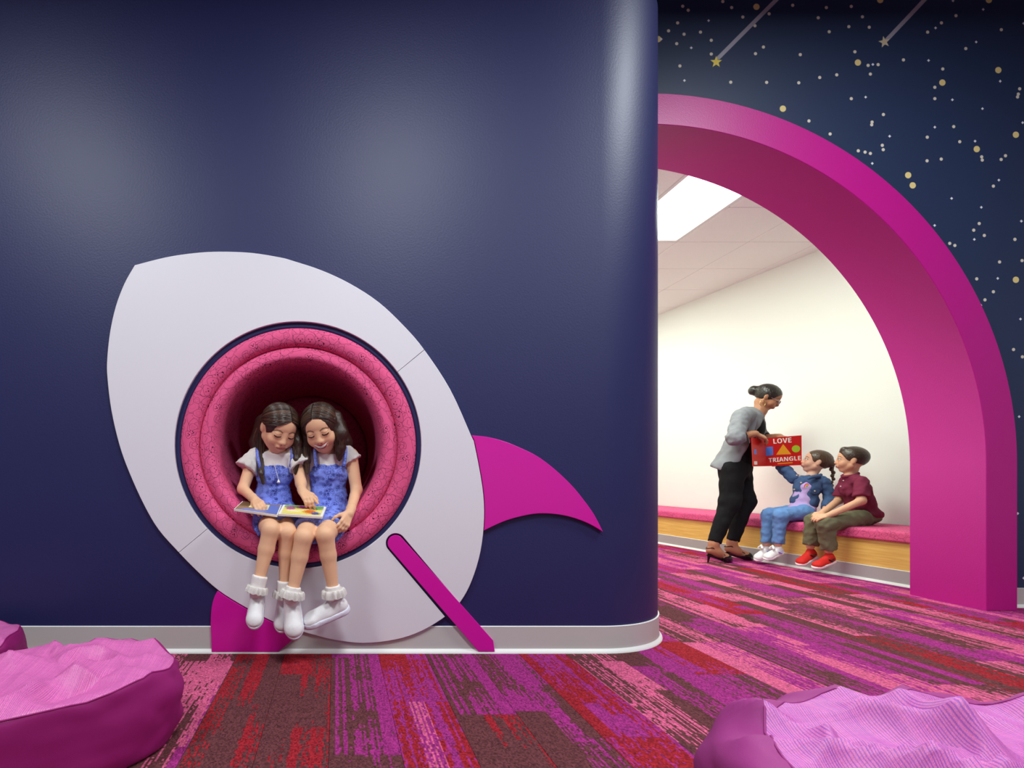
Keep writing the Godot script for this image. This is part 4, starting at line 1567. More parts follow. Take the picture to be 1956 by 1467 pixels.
func nook_girl_b() -> void:
	var o := person(px(625, 1010, 2.5), "smiling girl in blue romper, hair across one cheek, hand hanging beside her knee")
	var sk := NOOK_SKIN.srgb_to_linear()
	var pel := px(624, 986, 2.51)
	var bel := px(626, 948, 2.505)
	var che := px(629, 902, 2.49)
	var nek := px(626, 870, 2.475)
	var shr := px(587, 880, 2.50)
	var shl := px(670, 870, 2.48)
	var ell := px(681, 936, 2.44)
	var wrl := px(668, 980, 2.30)
	var elr := px(586, 930, 2.52)
	var hir := px(606, 986, 2.50)
	var hil := px(643, 986, 2.50)
	var knr := px(580, 1026, 2.195)
	var knl := px(621, 1022, 2.205)
	var anr := px(560, 1126, 2.185)
	var anl := px(636, 1124, 2.215)
	var hc := px(613, 817, 2.42)
	var hb := turn(-9, 27, 11)
	var h := 0.205
	var B := Blob.new()
	B.k = 0.010
	B.egg(pel, Vector3(0.092, 0.06, 0.07))
	B.egg(bel, Vector3(0.080, 0.078, 0.058))
	B.egg(che, Vector3(0.084, 0.07, 0.056))
	B.cone(shr, shl, 0.034, 0.034)
	B.cone(che, nek, 0.05, 0.034)
	B.cone(nek, hc + hb * Vector3(0, -0.06, -0.02), 0.034, 0.032)
	B.chain([shl, ell, wrl], [0.031, 0.026, 0.019])
	B.chain([shr, elr, px(600, 965, 2.46)], [0.034, 0.027, 0.019])
	B.chain([hir, knr.lerp(hir, 0.5), knr], [0.058, 0.052, 0.038])
	B.chain([hil, knl.lerp(hil, 0.5), knl], [0.058, 0.052, 0.038])
	B.chain([knr, knr.lerp(anr, 0.38) + Vector3(0, 0, -0.006), anr, anr + Vector3(0, -0.03, 0)], [0.037, 0.034, 0.022, 0.022])
	B.chain([knl, knl.lerp(anl, 0.38) + Vector3(0, 0, -0.006), anl, anl + Vector3(0, -0.03, 0)], [0.037, 0.034, 0.022, 0.022])
	body_part([[B, 0.0075],
		[hand_blob(wrl, px(652, 1012, 2.245) - wrl, Vector3(0.55, 0.1, 0.8), 0.122, 1.0, [0.35, 0.42, 0.45, 0.45, 0.35], ell.lerp(wrl, 0.8), 0.0205), 0.0026],
		[hand_blob(px(600, 965, 2.46), Vector3(0.4, -0.3, 0.8), Vector3(0, 0.9, 0.4), 0.12, -1.0, [0.3, 0.3, 0.3, 0.3, 0.3], elr.lerp(px(600, 965, 2.46), 0.8), 0.0195), 0.004],
		[head_blob(hc, hb, h, nek, 0.033), 0.0023]], sk, [hc, hb, h, {"lip": lin(186, 84, 88), "smile": 0.9}], o)
	var R := Blob.new()
	R.k = 0.03
	R.egg(pel, Vector3(0.101, 0.072, 0.083))
	R.egg(bel + Vector3(0, 0.004, 0.004), Vector3(0.090, 0.084, 0.068))
	R.egg(che + Vector3(0, -0.004, 0.004), Vector3(0.090, 0.074, 0.066))
	R.cone(hir, hir.lerp(knr, 0.76), 0.070, 0.061, true)
	R.cone(hil, hil.lerp(knl, 0.76), 0.070, 0.061, true)
	R.planes.append(Plane(Vector3(0.0, 1, 0.25).normalized(), px(630, 874, 2.43)))
	R.rough(0.006, Vector3(22, 40, 22), 4)
	blob_part("romper", R, 0.006, M.romper, o)
	for e in [[px(604, 892, 2.428), px(602, 872, 2.43), px(602, 858, 2.45), px(605, 853, 2.49)], [px(657, 890, 2.422), px(660, 868, 2.425), px(660, 855, 2.44), px(656, 850, 2.49)]]:
		part("shoulder_strap", bake(tube(e, [0.008, 0.008, 0.008, 0.008], 8)), M.romper, o)
	var W := Blob.new()
	W.k = 0.03
	W.egg(che, Vector3(0.088, 0.073, 0.060))
	W.cone(shr.lerp(nek, 0.2), shl.lerp(nek, 0.2), 0.042, 0.042)
	W.cone(che, nek, 0.05, 0.040)
	W.planes.append(Plane(Vector3(0, 1, 0.35).normalized(), px(630, 868, 2.43)))
	blob_part("blouse", W, 0.006, M.white_cloth, o)
	var L := Blob.new()
	L.k = 0.02
	L.cone(shl + Vector3(-0.018, 0.014, 0.004), shl + Vector3(0.006, -0.026, 0.006), 0.036, 0.050, true)
	L.rough(0.006, Vector3(34, 16, 34), 9)
	blob_part("lace_sleeve", L, 0.005, M.white_lace, o)
	girl_hair(o, hc, hb, h, [
		[[px(643, 795, 2.41), px(651, 828, 2.40), px(650, 856, 2.41), px(648, 878, 2.415)], [0.026, 0.029, 0.022, 0.008]],
		[[px(650, 810, 2.45), px(660, 845, 2.48), px(668, 868, 2.49)], [0.026, 0.03, 0.012]],
		[[px(584, 805, 2.44), px(584, 848, 2.455), px(586, 880, 2.435), px(587, 905, 2.42)], [0.022, 0.021, 0.016, 0.004]],
		[[px(618, 800, 2.51), px(625, 850, 2.54), px(630, 890, 2.56)], [0.05, 0.055, 0.04]],
	], -0.6, 0.0)
	var ax := Vector3.UP
	for e in [[anr, knr, px(566, 1203, 2.10)], [anl, knl, px(582, 1204, 2.15)]]:
		var K := Blob.new()
		K.k = 0.01
		var a: Vector3 = e[0]
		ax = (e[1] - a).normalized()
		K.cone(a - ax * 0.035, a + ax * 0.012, 0.030, 0.031, true)
		blob_part("sock", K, 0.005, M.white_cloth, o)
		part("sock_frill", frill(a - ax * 0.008, ax, 0.029, 0.048, 0.034, 11, 0.007), M.white_lace, o)
		var side: bool = e[1] == knl
		shoe(o, a - ax * 0.04, px(576, 1207, 2.17) - px(664, 1171, 2.19) if side else e[2] - a, Vector3(-0.3, 0.9, 0.25) if side else Vector3(0, 0.5, 0.9), 0.205 if side else 0.185, M.white_shoe, M.sole, 0.0045)

# parted long hair: a close cap open at the face, hanging locks, and combed strands laid over both
func girl_hair(o: Node3D, hc: Vector3, hb: Basis, h: float, locks: Array, part_side: float, tuck: float) -> void:
	var H := Blob.new()
	H.k = 0.016
	var mid := Vector3(0, 0.11, -0.06)
	var rad := Vector3(0.40, 0.41, 0.475)
	H.egg(hc + hb * (mid * h), rad * h, hb)
	H.egg(hc + hb * (Vector3(0, -0.10, -0.22) * h), Vector3(0.35, 0.38, 0.29) * h, hb)
	H.egg(hc + hb * (Vector3(0.03 * part_side, -0.17, 0.49) * h), Vector3(0.345, 0.54, 0.38) * h, hb, true)
	for s in [-1.0, 1.0]:
		if s != tuck: H.cone(hc + hb * (Vector3(s * 0.34, 0.16, 0.10) * h), hc + hb * (Vector3(s * 0.385, -0.14, -0.08) * h), 0.05 * h, 0.065 * h)
		else: H.egg(hc + hb * (Vector3(s * 0.40, -0.10, 0.02) * h), Vector3(0.09, 0.15, 0.10) * h, hb, true)
	for l in locks: H.chain(l[0], l[1])
	H.rough(0.0015, Vector3(110, 12, 110), 12)
	var cap := blob_part("hair", H, 0.004, M.hair, o)
	# strands
	var r := RandomNumberGenerator.new()
	r.seed = int(absf(hc.x) * 1000.0)
	var k := Kit.new()
	var cols := PackedColorArray()
	for s in [-1.0, 1.0]:
		for q in 190:
			var u := r.randf()
			var phi := lerpf(deg_to_rad(60), deg_to_rad(-65), u)
			var d0 := Vector3(part_side * 0.16 + s * 0.02, cos(phi), sin(phi)).normalized()
			var d1: Vector3
			var via: Vector3
			if s == tuck:
				d1 = Vector3(s * 0.86, lerpf(-0.12, -0.30, u), lerpf(-0.42, -0.85, u)).normalized()
				via = Vector3(s * 0.80, lerpf(0.40, 0.48, u), lerpf(0.66, -0.60, u)).normalized()
			else:
				d1 = Vector3(s * 0.97, lerpf(-0.28, -0.35, u), lerpf(0.26, -0.80, u)).normalized()
				via = Vector3(s * 0.84, lerpf(0.36, 0.42, u), lerpf(0.68, -0.60, u)).normalized()
			if u < 0.34 and q % 2 == 0:
				# front strands swept over the temple
				via = Vector3(s * 1.16, r.randf_range(-0.20, 0.40), 0.97 if s == tuck else 0.58)
			var lift := r.randf_range(1.004, 1.03)
			var pts := []
			for t in 13:
				var w := t / 12.0
				var dd := d0.lerp(via, w).lerp(via.lerp(d1, w), w).normalized()
				var e := dd / (dd / rad).length()
				pts.append(hc + hb * ((mid + e * lift) * h))
			# then down the nearest lock
			var best := -1
			var bd := 1e9
			for l in locks.size():
				var dl: float = (locks[l][0][1] - pts[-1]).length() + r.randf_range(0.0, 0.06)
				if dl < bd:
					bd = dl
					best = l
			var lk: Array = locks[best][0]
			var lr: Array = locks[best][1]
			var off := Vector3(r.randf_range(-1, 1), 0, r.randf_range(-0.2, 1)).normalized() * r.randf_range(0.75, 1.12)
			for t in range(1, lk.size()):
				var was: Vector3 = pts[-1]
				var next: Vector3 = lk[t] + off * lr[t] + Vector3(r.randf_range(-0.002, 0.002), 0, r.randf_range(-0.002, 0.002))
				for g in range(1, 4): pts.append(was.lerp(next, g / 3.0))
			# soften the corner between skull and lock
			for pass_ in 2:
				for t in range(9, pts.size() - 1): pts[t] = pts[t - 1] * 0.25 + pts[t] * 0.5 + pts[t + 1] * 0.25
			var rr := []
			for t in pts.size(): rr.append(lerpf(0.0034, 0.0010, float(t) / pts.size()) * (0.5 + 0.5 * minf(1.0, t / 3.0)))
			tube(pts, rr, 5, k, false)
			var c := Color8(40, 27, 21).lerp(Color8(98, 70, 54), pow(r.randf(), 1.6)).srgb_to_linear()
			while cols.size() < k.v.size(): cols.append(c)
	part("strands", am(k.v, k.n, k.i, k.uv, cols), M.strand, cap)
# a flat board between four top corners (near left, far left, far right, near right), thickness downwards
func board(nl: Vector3, fl: Vector3, fr: Vector3, nr: Vector3, t: float) -> ArrayMesh:
	var n := (fr - nl).cross(fl - nr).normalized()
	if n.y < 0: n = -n
	var k := Kit.new()
	var top := [nl, fl, fr, nr]
	k.tri(nl, fl, fr, n, Vector2(0, 1), Vector2(0, 0), Vector2(1, 0))
	k.tri(nl, fr, nr, n, Vector2(0, 1), Vector2(1, 0), Vector2(1, 1))
	var dn := -n * t
	k.tri(nl + dn, fl + dn, fr + dn, -n)
	k.tri(nl + dn, fr + dn, nr + dn, -n)
	var mid := (nl + fl + fr + nr) * 0.25
	for q in 4:
		var a: Vector3 = top[q]
		var b: Vector3 = top[(q + 1) % 4]
		var out := (b - a).cross(n).normalized()
		if out.dot((a + b) * 0.5 - mid) < 0: out = -out
		k.quad(a, b, b + dn, a + dn, out)
	return bake(k)

func ink(im: Image, c: Vector2, r: Vector2, col: Color, ragged := 0.0, seed_ := 1) -> void:
	var nz := FastNoiseLite.new()
	nz.seed = seed_
	nz.frequency = 0.12
	for y in range(maxi(0, int(c.y - r.y * 1.3)), mini(im.get_height(), int(c.y + r.y * 1.3) + 1)):
		for x in range(maxi(0, int(c.x - r.x * 1.3)), mini(im.get_width(), int(c.x + r.x * 1.3) + 1)):
			if pow((x - c.x) / r.x, 2) + pow((y - c.y) / r.y, 2) + ragged * nz.get_noise_2d(x, y) < 1.0: im.set_pixel(x, y, col)

func page_mat(im: Image) -> StandardMaterial3D:
	var m := mat(Color.WHITE, 0.35)
	m.albedo_texture = ImageTexture.create_from_image(im)
	m.texture_repeat = false
	return m

func board_book() -> void:
	var o := thing("board_book", px(532, 980, 2.29), "open children's board book with bright flower pages on the girls' laps", "book")
	var white := mat(rgb8(238, 234, 226), 0.5)
	var rn := px(531.5, 981.5, 2.235)
	var rf := px(541, 964, 2.355)
	var rr := px(623.5, 968, 2.355)
	var rq := px(616, 987, 2.235)
	part("page_board", board(rn, rf, rr, rq, 0.009), white, o)
	var im := Image.create(176, 120, false, Image.FORMAT_RGB8)
	im.fill(rgb8(238, 222, 120))
	ink(im, Vector2(88, 8), Vector2(110, 30), rgb8(110, 168, 60), 1.2, 2)
	ink(im, Vector2(30, 40), Vector2(22, 20), rgb8(190, 80, 170), 1.5, 3)
	ink(im, Vector2(90, 22), Vector2(34, 20), rgb8(150, 20, 120), 1.5, 4)
	ink(im, Vector2(150, 30), Vector2(24, 22), rgb8(130, 180, 70), 1.5, 5)
	ink(im, Vector2(122, 76), Vector2(28, 26), rgb8(214, 108, 34), 1.6, 6)
	ink(im, Vector2(150, 96), Vector2(20, 16), rgb8(70, 80, 150), 1.6, 7)
	ink(im, Vector2(50, 78), Vector2(34, 12), rgb8(246, 238, 180), 0.8, 8)
	var up := Vector3(0, 0.0012, 0.0002)
	var i := 0.055
	part("page_print", board(rn.lerp(rr, i) + up, rf.lerp(rq, i) + up, rr.lerp(rn, i) + up, rq.lerp(rf, i) + up, 0.0008), page_mat(im), o)
	var ln := px(447, 972, 2.235)
	var lf := px(463, 957.5, 2.355)
	var lr := px(538, 964.5, 2.355)
	var lq := px(530, 984, 2.235)
	part("page_board", board(ln, lf, lr, lq, 0.009), white, o)
	im = Image.create(176, 120, false, Image.FORMAT_RGB8)
	im.fill(rgb8(150, 120, 84))
	ink(im, Vector2(20, 30), Vector2(40, 40), rgb8(92, 72, 44), 1.2, 11)
	ink(im, Vector2(150, 70), Vector2(50, 60), rgb8(104, 120, 196), 1.4, 12)
	ink(im, Vector2(70, 110), Vector2(50, 16), rgb8(120, 132, 200), 1.4, 13)
	im.fill_rect(Rect2i(48, 22, 84, 58), rgb8(240, 232, 178))
	for l in 6: im.fill_rect(Rect2i(54, 28 + l * 8, 60 + (l * 13) % 16, 2), rgb8(120, 104, 76))
	part("page_print", board(ln.lerp(lr, i * 0.4) + up, lf.lerp(lq, i * 0.4) + up, lr.lerp(ln, i * 0.4) + up, lq.lerp(lf, i * 0.4) + up, 0.0008), page_mat(im), o)

func teacher() -> void:
	var d := 4.85
	var o := person(Vector3(px(1400, 1060, d).x, 0, -d), "woman in grey blazer, black trousers and slingback heels holding up a red book")
	var sk := lin(178, 122, 92)
	var pel := px(1404, 893, d)
	var wai := px(1413, 862, d)
	var che := px(1430, 818, d)
	var nek := px(1453, 784, d)
	var hc := px(1467, 759, 4.83)
	var hb := turn(50, 33, 0)
	var bt := turn(-37, 0, 0)
	var e_right := bt.x
	var h := 0.215
	var shn := px(1416, 798, 4.69)
	var shf := px(1440, 796, 5.01)
	var eln := px(1404, 836, 4.62)
	var wrn := px(1442, 828, 4.64)
	var elf := px(1452, 838, 5.04)
	var wrf := px(1488, 834, 4.86)
	var hin := px(1399, 898, 4.77)
	var hif := px(1410, 898, 4.93)
	var knn := px(1394, 958, 4.76)
	var ann := px(1363, 1040, 4.74)
	var knf := px(1423, 957, 4.86)
	var anf := px(1398, 1037, 4.87)
	var B := Blob.new()
	B.k = 0.03
	B.egg(pel, Vector3(0.12, 0.11, 0.16), bt)
	B.egg(wai, Vector3(0.10, 0.13, 0.13), bt)
	B.egg(che, Vector3(0.11, 0.14, 0.15), bt)
	B.cone(shn, shf, 0.042, 0.042)
	B.cone(che, nek, 0.07, 0.045)
	B.cone(nek, hc + hb * Vector3(0, -0.06, -0.03), 0.044, 0.042)
	B.chain([shn, eln, wrn], [0.044, 0.038, 0.026])
	B.chain([shf, elf, wrf], [0.05, 0.04, 0.027])
	B.chain([hin, knn, ann, ann + Vector3(0.005, -0.04, 0)], [0.085, 0.06, 0.036, 0.034])
	B.chain([hif, knf, anf, anf + Vector3(0.005, -0.04, 0)], [0.085, 0.06, 0.036, 0.034])
	# feet arched in heels
	for e in [[ann, px(1398, 1072.5, 4.745)], [anf, px(1438, 1068, 4.87)]]:
		var a: Vector3 = e[0] + Vector3(0.0, -0.055, 0)
		var t: Vector3 = e[1]
		B.chain([a + Vector3(-0.035, 0.0, 0), a + Vector3(0.03, -0.012, 0), a.lerp(t, 0.66) + Vector3(0, 0.004, 0), t + Vector3(-0.035, 0.02, 0)], [0.028, 0.036, 0.028, 0.016])
	body_part([[B, 0.012],
		[hand_blob(wrn, px(1467, 840, 4.64) - wrn, Vector3(0.35, 0.75, 0.55), 0.175, -1.0, [0.35, 0.4, 0.42, 0.42, 0.4], eln.lerp(wrn, 0.8), 0.028), 0.0045],
		[hand_blob(wrf, px(1508, 838, 4.76) - wrf, Vector3(0.1, 0.9, 0.2), 0.175, 1.0, [0.4, 0.45, 0.45, 0.45, 0.4], elf.lerp(wrf, 0.8), 0.028), 0.0045],
		[head_blob(hc, hb, h, nek, 0.044, false), 0.0042]], sk, [hc, hb, h, {"lip": lin(150, 70, 66), "brow": lin(40, 28, 24)}], o)
	var H := Blob.new()
	H.k = 0.02
	var dark := hair_mat(rgb8(22, 17, 15), rgb8(58, 46, 40))
	H.egg(hc + hb * (Vector3(0, 0.12, -0.07) * h), Vector3(0.405, 0.405, 0.48) * h, hb)
	H.egg(hc + hb * (Vector3(0, -0.19, 0.44) * h), Vector3(0.40, 0.48, 0.40) * h, hb, true)
	H.egg(hc + hb * (Vector3(0, -0.55, -0.1) * h), Vector3(0.5, 0.42, 0.45) * h, hb, true)
	H.egg(hc + hb * (Vector3(0, 0.02, -0.58) * h), Vector3(0.22, 0.2, 0.18) * h, hb)
	H.rough(0.003, Vector3(90, 20, 90), 13)
	blob_part("hair", H, 0.0055, dark, o)
	var ring := []
	var rr := []
	for q in 17:
		var a := TAU * q / 16
		ring.append(hc + hb * (Vector3(-0.41, -0.26, -0.02) * h) + Vector3(cos(a) * 0.024, sin(a) * 0.028 - 0.012, 0.0))
		rr.append(0.0024)
	part("hoop_earring", bake(tube(ring, rr, 6)), mat(rgb8(212, 180, 110), 0.25, 0.6, 0.8), o)
	# spectacles: a rim in front of each eye and a temple along the side
	var gl := Kit.new()
	for sd in [-1.0, 1.0]:
		var lp := []
		var lr := []
		for q in 15:
			var a := TAU * q / 14
			lp.append(hc + hb * (Vector3(sd * 0.16 + cos(a) * 0.10, -0.01 + sin(a) * 0.075, 0.45) * h))
			lr.append(0.0018)
		tube(lp, lr, 5, gl)
		tube([hc + hb * (Vector3(sd * 0.26, 0.01, 0.44) * h), hc + hb * (Vector3(sd * 0.40, 0.02, -0.05) * h)], [0.0018, 0.0018], 5, gl)
	tube([hc + hb * (Vector3(-0.06, 0.0, 0.455) * h), hc + hb * (Vector3(0.06, 0.0, 0.455) * h)], [0.0018, 0.0018], 5, gl)
	part("spectacles", bake(gl), mat(rgb8(150, 140, 150), 0.3), o)
	# black top
	var K := Blob.new()
	K.k = 0.05
	K.egg(pel + Vector3(0, 0.03, 0), Vector3(0.125, 0.115, 0.165), bt)
	K.egg(wai, Vector3(0.108, 0.138, 0.138), bt)
	K.egg(che, Vector3(0.118, 0.148, 0.155), bt)
	K.planes.append(Plane((e_right * 0.25 + Vector3.UP).normalized(), px(1452, 800, d)))
	blob_part("top", K, 0.011, cloth(rgb8(22, 21, 23)), o)
	# trousers
	var T := Blob.new()
	T.k = 0.05
	T.egg(pel, Vector3(0.128, 0.115, 0.168), bt)
	T.cone(hin, knn, 0.10, 0.075)
	T.cone(knn, ann + (knn - ann) * 0.05, 0.075, 0.05, true)
	T.cone(hif, knf, 0.10, 0.075)
	T.cone(knf, anf + (knf - anf) * 0.05, 0.075, 0.05, true)
	T.rough(0.008, Vector3(12, 9, 12), 21)
	blob_part("trousers", T, 0.011, cloth(rgb8(26, 25, 27)), o)
	# blazer: closed at the back, open at the front, pushed-up sleeves
	var J := Blob.new()
	J.k = 0.06
	J.egg(che + Vector3(-0.005, 0, 0), Vector3(0.128, 0.16, 0.17), bt)
	J.egg(wai + Vector3(-0.012, 0, 0), Vector3(0.128, 0.15, 0.165), bt)
	J.egg(pel + Vector3(-0.012, 0.0, 0), Vector3(0.155, 0.13, 0.19), bt)
	J.cone(pel + Vector3(-0.02, 0.03, 0), px(1384, 900, d), 0.14, 0.105)
	J.cone(shn.lerp(nek, 0.1), shf.lerp(nek, 0.1), 0.078, 0.078)
	J.planes.append(Plane((e_right * 0.90 + Vector3.DOWN * 0.40).normalized(), px(1430, 852, d)))
	J.planes.append(Plane((e_right * -0.38 + Vector3.DOWN * 0.9).normalized(), px(1377, 898, d)))
	J.planes.append(Plane((e_right * 0.5 + Vector3.UP).normalized(), px(1450, 779, d)))
	J.rough(0.012, Vector3(8, 7, 8), 22)
	var grey := cloth(rgb8(134, 134, 140), 0.8)
	var jacket := blob_part("blazer", J, 0.011, grey, o)
	for e in [[shn, eln, wrn], [shf, elf, wrf]]:
		var S := Blob.new()
		S.k = 0.03
		S.cone(e[0], e[1], 0.072, 0.062)
		S.cone(e[1], e[1].lerp(e[2], 0.30), 0.062, 0.054, true)
		S.rough(0.010, Vector3(16, 16, 16), 23)
		blob_part("sleeve", S, 0.009, grey, jacket)
		var C := Blob.new()
		C.k = 0.01
		C.cone(e[1].lerp(e[2], 0.26), e[1].lerp(e[2], 0.40), 0.056, 0.050, true)
		blob_part("cuff_lining", C, 0.008, cloth(rgb8(52, 52, 56)), jacket)
	# lapel along the front edge
	part("lapel", bake(slab(PackedVector2Array([flat(1439, 787, 4.66), flat(1449, 800, 4.66), flat(1441, 830, 4.66), flat(1434, 846, 4.66), flat(1431, 820, 4.66)]), 4.668, 0.008, 0.002)), grey, jacket)
	# slingback heels
	var patent := mat(rgb8(14, 13, 14), 0.12, 0.6)
	for e in [[ann, px(1398, 1072.5, 4.745)], [anf, px(1438, 1068, 4.87)]]:
		var a: Vector3 = e[0] + Vector3(0.0, -0.055, 0)
		var t: Vector3 = e[1]
		t.y = 0.012
		var P := Blob.new()
		P.k = 0.02
		P.chain([a.lerp(t, 0.52) + Vector3(0, -0.006, 0), a.lerp(t, 0.76), t], [0.036, 0.034, 0.010])
		P.planes.append(Plane(Vector3.DOWN, -0.001))
		P.planes.append(Plane(Vector3(-0.35, 1, 0).normalized(), a.lerp(t, 0.74) + Vector3(0, 0.032, 0)))
		var sh := blob_part("shoe", P, 0.006, patent, o)
		var heel := a + Vector3(-0.045, -0.03, 0)
		part("heel", bake(tube([heel, heel + Vector3(0.004, -0.02, 0), Vector3(heel.x - 0.004, 0.001, heel.z)], [0.020, 0.011, 0.0055], 8)), patent, sh)
		part("arch_sole", bake(tube([heel + Vector3(0.0, -0.004, 0), a.lerp(t, 0.35) + Vector3(0, -0.036, 0), a.lerp(t, 0.62) + Vector3(0, -0.026, 0)], [0.016, 0.014, 0.018], 8)), patent, sh)
		part("heel_strap", bake(tube([a.lerp(t, 0.5) + Vector3(0, 0.01, 0.03), a + Vector3(-0.03, 0.03, 0.034), a + Vector3(-0.066, 0.022, 0.0), a + Vector3(-0.03, 0.03, -0.034), a.lerp(t, 0.5) + Vector3(0, 0.01, -0.03)], [0.004, 0.004, 0.004, 0.004, 0.004], 6)), patent, sh)
	red_book()

func text_part(called: String, words: String, size: float, c: Vector3, basis: Basis, m: Material, parent: Node3D) -> void:
	var t := TextMesh.new()
	t.text = words
	var f := SystemFont.new()
	f.font_names = PackedStringArray(["Droid Sans"])
	f.font_weight = 700
	t.font = f
	t.font_size = 64
	t.pixel_size = size / 64.0
	t.depth = 0.0012
	var o := MeshInstance3D.new()
	o.mesh = t
	o.material_override = m
	o.name = called
	parent.add_child(o, true)
	o.transform = Transform3D(basis, c - parent.position)

func red_book() -> void:
	var d := 4.72
	var at := px(1496, 889, d)
	var o := thing("picture_book", at, "large red picture book with printed shapes held open by the woman in grey", "book")
	var red := mat(rgb8(206, 22, 20), 0.35)
	# front cover, facing the viewer with a slight turn; back cover folded away at the spine
	var tl := px(1462, 837, 4.72)
	var bl := px(1463.5, 890.5, 4.72)
	var tr := px(1531, 831.5, 4.66)
	var br := px(1531.5, 888.5, 4.66)
	var xa := (tr - tl).normalized()
	var ya := (tl - bl).normalized()
	var za := xa.cross(ya).normalized()
	ya = za.cross(xa)
	var b := Basis(xa, ya, za)
	var face := func(p: Array, t: float) -> ArrayMesh:
		var k := Kit.new()
		var n: Vector3 = (p[1] - p[0]).cross(p[3] - p[0]).normalized()
		if n.z < 0: n = -n
		k.quad(p[0], p[1], p[2], p[3], n)
		k.quad(p[0] - n * t, p[1] - n * t, p[2] - n * t, p[3] - n * t, -n)
		var mid: Vector3 = (p[0] + p[1] + p[2] + p[3]) * 0.25
		for q in 4:
			var a: Vector3 = p[q]
			var e: Vector3 = p[(q + 1) % 4]
			var out: Vector3 = (e - a).cross(n).normalized()
			if out.dot((a + e) * 0.5 - mid) < 0: out = -out
			k.quad(a, e, e - n * t, a - n * t, out)
		return bake(k)
	part("front_cover", face.call([bl, br, tr, tl], 0.004), red, o)
	var ktl := px(1435.5, 836, 4.60)
	var kbl := px(1438.5, 891, 4.60)
	part("back_cover", face.call([kbl, bl, tl, ktl], 0.004), red, o)
	var paper := mat(rgb8(238, 232, 220), 0.7)
	part("pages", face.call([bl - za * 0.006 + xa * 0.006 + ya * 0.006, br - za * 0.006 - xa * 0.006 + ya * 0.006, tr - za * 0.006 - xa * 0.006 - ya * 0.006, tl - za * 0.006 + xa * 0.006 - ya * 0.006], 0.012), paper, o)
	# printed shapes
	var w := (tr - tl).length()
	var hgt := (tl - bl).length()
	var org := bl + za * 0.001
	var on := func(u: float, v: float) -> Vector3: return org + xa * u * w + ya * v * hgt
	var shape := func(called: String, pts: Array, m: Material) -> void:
		var k := Kit.new()
		var mid := Vector3.ZERO
		for q in pts: mid += q / pts.size()
		for q in pts.size(): k.tri(mid, pts[q], pts[(q + 1) % pts.size()], za)
		part(called, bake(k), m, o)
	var blue := mat(rgb8(84, 124, 214), 0.4)
	var orange := mat(rgb8(238, 160, 30), 0.4)
	var green := mat(rgb8(168, 196, 40), 0.4)
	shape.call("printed_square", [on.call(0.02, 0.36), on.call(0.22, 0.38), on.call(0.23, 0.68), on.call(0.03, 0.68)], blue)
	shape.call("printed_triangle", [on.call(0.30, 0.38), on.call(0.72, 0.36), on.call(0.52, 0.74)], orange)
	var ci := []
	for q in 20: ci.append(on.call(0.86 + cos(TAU * q / 20) * 0.115, 0.54) + ya * sin(TAU * q / 20) * 0.115 * w)
	shape.call("printed_circle", ci, green)
	var cream := mat(rgb8(246, 236, 228), 0.4)
	text_part("title_line", "LOVE", 0.058, on.call(0.50, 0.86), b, cream, o)
	text_part("title_line", "TRIANGLE", 0.050, on.call(0.53, 0.20), b, cream, o)
	shape.call("printed_strip", [on.call(0.32, 0.045), on.call(0.74, 0.045), on.call(0.74, 0.075), on.call(0.32, 0.075)], orange)
	# small shapes and label on the back cover
	var kx := (bl - kbl).normalized()
	var ky := (ktl - kbl).normalized()
	var kn := kx.cross(ky).normalized()
	za = kn
	var kw := (bl - kbl).length()
	var kon := func(u: float, v: float) -> Vector3: return kbl + kx * u * kw + ky * v * hgt + kn * 0.001
	shape = func(called: String, pts: Array, m: Material) -> void:
		var k := Kit.new()
		var mid := Vector3.ZERO
		for q in pts: mid += q / pts.size()
		for q in pts.size(): k.tri(mid, pts[q], pts[(q + 1) % pts.size()], kn)
		part(called, bake(k), m, o)
	shape.call("printed_square", [kon.call(0.12, 0.42), kon.call(0.32, 0.42), kon.call(0.32, 0.60), kon.call(0.12, 0.60)], blue)
	shape.call("printed_triangle", [kon.call(0.40, 0.40), kon.call(0.70, 0.40), kon.call(0.54, 0.64)], orange)
	shape.call("printed_circle", [kon.call(0.76, 0.42), kon.call(0.95, 0.42), kon.call(0.95, 0.60), kon.call(0.76, 0.60)], green)
	shape.call("printed_label", [kon.call(0.08, 0.06), kon.call(0.32, 0.06), kon.call(0.32, 0.18), kon.call(0.08, 0.18)], cream)

